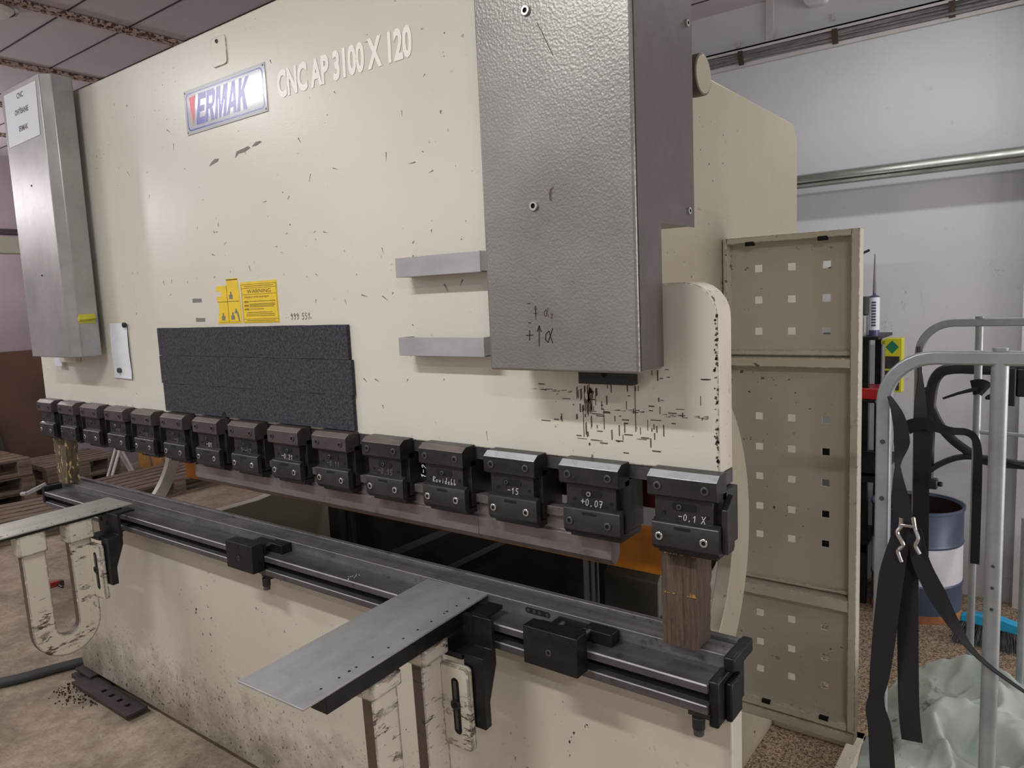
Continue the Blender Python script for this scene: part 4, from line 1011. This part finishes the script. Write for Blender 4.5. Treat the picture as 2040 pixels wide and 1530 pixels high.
for k in range(8):
    a = R(-150+k*9); b = R(-150+k*9+9)
    lb.add([(.2012*cos(a), .2012*sin(a), .20), (.2012*cos(b), .2012*sin(b), .20), (.2012*cos(b), .2012*sin(b), .34), (.2012*cos(a), .2012*sin(a), .34)], [(0, 1, 2, 3)])
lb.build('label', 'label_blue', bl, loc=(0, 0, 0))
# broom
br = empty('broom', (3.32, 2.42, 0), 'broom with blue stick and light blue head standing by the wall corner', 'broom')
MB().cyl((3.312, 2.42, .15), (3.302, 2.93, 1.14), .0125, 14).build('stick', 'broomstick', br)
MB().cyl((3.302, 2.93, 1.14), (3.301, 2.96, 1.20), .013, 14).build('stick_end', 'blackplastic', br)
hd = MB().prism([(3.20, .10), (3.47, .08), (3.47, .105), (3.42, .125), (3.34, .145), (3.25, .142), (3.20, .125)], 1, 2.40, 2.45); hd.build('head', 'broomblue', br, .006, segs=3)
mb = MB(); random.seed(6)
for k in range(330):
    u = random.random(); x = 3.205+.26*u; y_ = random.uniform(2.405, 2.445); x2 = x+(u-.5)*.07+random.uniform(-.008, .008); y2 = y_-.03+random.uniform(-.015, .01)
    mb.add([(x-.0012, y_, .105), (x+.0012, y_, .105), (x2+.0015, y2, .006), (x2-.0015, y2, .006), (x, y_+.0015, .105), (x2, y2+.0015, .006)], [(0, 3, 2, 1), (1, 2, 5, 4), (4, 5, 3, 0)])
mb.build('bristles', 'bristle', br, smooth=0)['kind'] = 'stuff'

# rack behind the door
rk = empty('storage_rack', (2.56, 2.78, 0), 'black metal rack half hidden behind the perforated guard door', 'rack')
for x, y_ in ((2.36, 2.62), (2.36, 2.92), (2.735, 2.62), (2.735, 2.92)): MB().box(x, x+.03, y_, y_+.03, 0, 1.36).build('upright', 'black_steel', rk, .001)
for z, y0, x1 in ((1.355, 2.60, 2.81), (1.045, 2.60, 2.80), (.72, 2.42, 2.86), (.30, 2.62, 2.765)): MB().box(2.35, x1, y0, 2.96, z, z+.015).box(2.35, x1, y0, y0+.004, z-(.0 if z > 1 else .03), z+(.12 if z == .72 else 0.001)).build('shelf', 'black_steel', rk, .001)
ca = empty('sealant_cartridge', (2.775, 2.68, 1.370), 'sealant cartridge with long nozzle standing on top of the rack', 'cartridge')
MB().lathe([(0, 0), (.024, 0), (.024, .195), (.008, .203), (.008, .212), (0, .212)], c0, 24).build('tube', 'purple', ca, loc=(0, 0, 0))
MB().lathe([(.0245, .03), (.0245, .19)], c0, 24).build('label', 'paper', ca, loc=(0, 0, 0))
lbm = MB()
for k in range(9): lbm.box(-.008, .012, -.0256, -.0246, .05+.014*k, .058+.014*k)
lbm.build('label_print', 'purple', ca, loc=(0, 0, 0), smooth=0)
MB().tube([(0, 0, .21), (0, 0, .23), (0, 0, .30), (0, 0, .40)], [.008, .008, .006, .003], 12).build('nozzle', 'cable', ca, loc=(0, 0, 0))
tag(centre(MB().box(2.60, 2.735, 2.66, 2.78, 1.473, 1.565).build('black_case', 'blackplastic', None, .005)), 'black tool case on the silver box on top of the rack', 'tool case')
tag(centre(MB().box(2.58, 2.742, 2.64, 2.80, 1.3705, 1.472).build('silver_box', 'alu', None, .003)), 'silver box on top of the rack left of the cartridge', 'box')
o = MB().tube([(2.55, 2.62, 1.70), (2.762, 2.62, 1.79)], .006, 10).tube([(2.60, 2.62, 1.72), (2.61, 2.66, 1.565)], .005, 8).build('steel_rod', 'darkgrey', None); tag(centre(o), 'thin dark rod on the tool case, its tip showing behind the guard door top', 'rod')
tag(centre(MB().box(2.50, 2.83, 2.61, 2.80, 1.061, 1.115).build('red_toolbox', 'redplastic', None, .004)), 'red box on the middle shelf of the rack', 'box')
yb = empty('yellow_box', (2.86, 2.66, 1.08), 'yellow cardboard box with green diamond at the side of the rack', 'box')
MB().box(2.835, 2.91, 2.62, 2.69, 1.10, 1.362).box(2.81, 2.84, 2.66, 2.67, 1.33, 1.35).build('carton', 'yellowbox', yb, .002)
MB().add([(2.868, 2.619, 1.352), (2.897, 2.619, 1.32), (2.868, 2.619, 1.288), (2.839, 2.619, 1.32)], [(0, 3, 2, 1)]).build('green_diamond', 'green', yb, smooth=0)
MB().box(2.838, 2.90, 2.6185, 2.62, 1.215, 1.275).box(2.838, 2.90, 2.6185, 2.62, 1.16, 1.205).box(2.838, 2.90, 2.6185, 2.62, 1.11, 1.15).build('print_block', 'boxprint', yb)
for k, (x0, x1, z, h, mt, lab) in enumerate(((2.50, 2.72, .736, .12, 'boxprint', 'dark bundle on the lower shelf of the rack'), (2.42, 2.72, .316, .2, 'blackplastic', 'black bag on the bottom shelf of the rack'))):
    mb = MB().box(x0, x1, 2.66, 2.88, z, z+h); tag(centre(mb.build('bundle', mt, None, .03, segs=4)), lab, 'bundle')

# black plastic frame with curved braces
def ribbed(path, r, name, parent):
    return MB().tube(smoothpath(path), r, 8, flat=.7).build(name, 'blackplastic', parent)
bf = empty('plastic_frame', (3.3, 2.15, .7), 'black ribbed plastic frame with curved braces hanging on the trolley', 'frame')
y_ = 1.55
ribbed([(3.168, y_, .95), (3.170, y_, 1.10), (3.173, y_, 1.24), (3.190, y_, 1.31), (3.235, y_, 1.335), (3.35, y_, 1.335), (3.55, y_, 1.335)], .018, 'outer_bar', bf)
ribbed([(3.165, y_, 1.27), (3.175, y_, 1.20), (3.215, y_, 1.12), (3.28, y_, 1.06), (3.36, y_, 1.025), (3.6, y_, 1.03)], .015, 'upper_brace', bf)
ribbed([(3.155, y_, .955), (3.20, y_, 1.0), (3.27, y_, 1.035), (3.36, y_, 1.035), (3.45, y_, 1.02), (3.55, y_, .97)], .015, 'lower_brace', bf)
MB().box(3.13, 3.20, y_-.02, y_+.02, .915, .95).cyl((3.20, y_, .932), (3.215, y_, .932), .009).build('foot_clamp', 'blackplastic', bf, .005)
MB().box(3.375, 3.415, y_-.03, y_+.02, 1.22, 1.345).prism([(3.33, 1.245), (3.375, 1.275), (3.375, 1.235), (3.33, 1.235)], 1, y_-.01, y_+.01).box(3.415, 3.5, y_-.02, y_+.02, 1.25, 1.34).build('clamp_block', 'blackplastic', bf, .006)

# ------------------------------------------------------------------ trolley
tr = empty('trolley', (3.55, .6, 0), 'tall galvanised roll trolley with tubular ends at the right edge', 'trolley')
def bent(x0, x1, y_, zt, zb, r, rad=.075):
    p = [(x0, y_, zb), (x0, y_, (zb+zt)/2), (x0, y_, zt-rad)]
    p += [(x0+rad-rad*cos(R(a)), y_, zt-rad+rad*sin(R(a))) for a in range(10, 91, 10)]
    p += [(x0+rad+.02, y_, zt), (x1-rad, y_, zt)]+[(x1-rad+rad*sin(R(a)), y_, zt-rad+rad*cos(R(a))) for a in range(10, 91, 10)]+[(x1, y_, zb)]
    return p
MB().tube(bent(3.268, 4.02, .20, 1.500, .10, .0125, .085), .0125, sq=True).build('front_tube_frame', 'galv', tr, .004, segs=3)
MB().tube(bent(3.212, 3.97, 1.0, 1.520, .10, .0125, .085), .0105, sq=True).build('rear_tube_frame', 'galv', tr, .003, segs=3)
MB().cyl((3.449, .20, .40), (3.449, .20, 1.492), .0135, 18).cyl((3.449, .20, 1.512), (3.449, .20, 1.518), .012, 18).build('front_post', 'galv', tr)
MB().cyl((3.353, 1.0, .40), (3.353, 1.0, 1.512), .0095, 18).cyl((3.353, 1.0, 1.53), (3.353, 1.0, 1.536), .011, 18).build('rear_post', 'galv', tr)
MB().cyl((3.47, 1.0, .40), (3.47, 1.0, 1.0), .0095, 18).build('rear_post', 'galv', tr)
MB().cyl((3.222, 1.0, 1.225), (3.96, 1.0, 1.215), .0055, 10).build('cross_rod', 'galv', tr)
MB().box(3.20, 4.03, .19, 1.01, .43, .455).box(3.19, 3.23, .2, 1.0, .39, .43).box(3.98, 4.02, .2, 1.0, .39, .43).build('platform', 'galv', tr, .003)
for x in (3.26, 3.96):
    for y_ in (.26, .94): MB().cyl((x-.02, y_, .062), (x+.02, y_, .062), .062, 24).box(x-.03, x+.03, y_-.03, y_+.03, .11, .395).build('castor', ['blackplastic'], tr, .002)
sc = MB()
for z in (1.34, 1.23, .90): disc(sc, (3.268, .187, z), .0045, mi=0)
for z in (1.13, 1.09, 1.05): disc(sc, (3.449, .1862, z), .003)
sc.build('rivets', 'screw', tr)
# rag pile
mb = MB(); NX, NY = 90, 90; rnd = random.Random(12)
import mathutils
from mathutils import noise as mnoise
for j in range(NY+1):
    for i in range(NX+1):
        u = i/NX; v = j/NY
        x = 3.165+u*.86; y_ = .17+v*.86
        ed = min(1, min(u, 1-u)*7)*min(1, min(v, 1-v)*7)
        wx = x+.05*mnoise.noise(Vector((x*5, y_*5, 1))); wy = y_+.05*mnoise.noise(Vector((x*5, y_*5, 8)))
        rd = lambda a, b, q: (1-abs(mnoise.noise(Vector((a, b, q))))*2.2)
        fold = mnoise.noise(Vector((wx*3.2+.7*wy, wy*4.1, 2.0)))*.05+.085*rd(wx*6+wy*3, wy*3-wx*3, 5)+.045*rd(wx*11-wy*9, wy*7+wx*6, 9)+.014*rd(wx*24, wy*20, 4)
        lump = .05*math.exp(-((x-3.33)**2+(y_-.92)**2)/.012)
        z = .460+ed*(.020+.75*fold+lump)+.05*v*ed
        x += .012*mnoise.noise(Vector((x*9, y_*9, 3))); y_ += .015*mnoise.noise(Vector((x*9, y_*9, 7)))
        mb.v.append((x, y_, max(z, .458)))
for j in range(NY):
    for i in range(NX): a = j*(NX+1)+i; mb.f.append([a, a+1, a+NX+2, a+NX+1]); mb.mi.append(0)
rg = mb.build('cloth_heap', 'cloth', None, smooth=3.0)
sd = rg.modifiers.new('s', 'SOLIDIFY'); sd.thickness = .004; sb = rg.modifiers.new('u', 'SUBSURF'); sb.levels = 1; sb.render_levels = 1
tag(centre(rg), 'crumpled pale green-white cloth heap with black smudges on the trolley platform', 'cloth')
# straps
def strap(path, wv, width, label, th=.002, name='strap'):
    p = smoothpath(path, 5); n_ = len(p)
    if isinstance(width, list):
        wl = []
        for i in range(n_): t = i/(n_-1)*(len(width)-1); k = min(int(t), len(width)-2); wl.append(width[k]*(1-(t-k))+width[k+1]*(t-k))
        width = wl
    if isinstance(wv, list):
        wl = []
        for i in range(n_): t = i/(n_-1)*(len(wv)-1); k = min(int(t), len(wv)-2); wl.append(Vector(wv[k])*(1-(t-k))+Vector(wv[k+1])*(t-k))
        wv = wl
    o = MB().ribbon(p, wv, width, th).build(name, 'webbing', None)
    return tag(o, label, 'strap', 'black straps on the trolley')
strap([(3.281, .17, 1.430), (3.297, .168, 1.393), (3.304, .166, 1.346), (3.298, .166, 1.300), (3.304, .165, 1.235), (3.316, .16, 1.185)], [(.2, 1, 0), (.8, .5, 0), (1, .3, 0), (.4, .9, 0), (1, .2, 0), (1, 0, 0)], [.012, .022, .027, .014, .030, .030], 'twisted black strap hanging on the front left tube down to the buckle')
strap([(3.312, .150, 1.190), (3.296, .148, 1.111), (3.287, .147, 1.021), (3.276, .146, .888), (3.270, .146, .83), (3.278, .146, .788), (3.284, .146, .707), (3.288, .15, .60)], [(1, 0, 0), (1, .1, 0), (1, .1, 0), (.6, .6, 0), (1, .1, 0), (1, .2, 0), (1, 0, 0)], [.028, .042, .040, .030, .040, .044, .044], 'wide black strap falling from the buckle to the lower left')
strap([(3.316, .172, 1.19), (3.318, .172, 1.1), (3.319, .172, .99), (3.323, .172, .84), (3.330, .172, .765)], (1, 0, 0), [.026, .034, .036, .036, .036], 'straight black strap hanging in front of the cloth heap')
strap([(3.330, .150, 1.19), (3.341, .152, 1.13), (3.367, .156, 1.072), (3.396, .16, 1.018), (3.432, .165, .967), (3.50, .175, .917), (3.60, .19, .86)], [(1, 0, .6), (1, 0, .7), (.9, .2, .8), (.4, .9, .5), (.2, 1, .3), (.1, 1, .2)], [.022, .030, .032, .020, .010, .007, .006], 'black strap running diagonally right over the cloth heap')
strap([(3.214, .97, 1.457), (3.218, .97, 1.40), (3.221, .97, 1.34), (3.222, .97, 1.26), (3.226, .97, 1.16), (3.228, .97, 1.016), (3.230, .97, .86)], [(.3, 1, 0), (.3, 1, 0), (.8, .6, 0), (1, .1, 0), (1, 0, 0)], [.016, .022, .036, .038, .040, .040], 'long black strap hanging from the rear tube of the trolley')
strap([(3.190, .962, 1.23), (3.23, .958, 1.245), (3.29, .965, 1.228), (3.335, .985, 1.222), (3.357, .98, 1.19), (3.360, .98, 1.08), (3.360, .98, .86)], [(0, 0, 1), (0, .2, 1), (0, 0, 1), (.3, .2, 1), (1, 0, 0), (1, 0, 0)], [.04, .03, .02, .018, .022, .022], 'black strap tied across the rear tube and post')
strap([(3.34, .99, 1.345), (3.362, .98, 1.35), (3.375, .985, 1.34)], (0, 0, 1), .04, 'short black strap wound round the rear post')
o = MB().tube([(3.355, .98, 1.345), (3.31, .975, 1.33), (3.275, .97, 1.315)], [.006, .004, .003], 8).build('strap_end', 'webbing', None); tag(centre(o), 'thin black strap end poking left from the rear post', 'strap', 'black straps on the trolley')
bk = empty('buckle', (3.32, .135, 1.13), 'chrome strap buckle between the black straps', 'buckle')
MB().tube(smoothpath([(3.310, .138, 1.212), (3.309, .138, 1.195), (3.304, .136, 1.183), (3.314, .134, 1.163), (3.306, .134, 1.15), (3.312, .134, 1.130)]), .0036, 10).build('left_bar', 'chrome', bk)
MB().tube(smoothpath([(3.329, .138, 1.215), (3.332, .138, 1.195), (3.338, .134, 1.178), (3.334, .134, 1.165), (3.341, .134, 1.150)]), .0036, 10).build('right_bar', 'chrome', bk)
MB().box(3.308, 3.334, .134, .138, 1.196, 1.201).build('centre_bar', 'chrome', bk, .001)
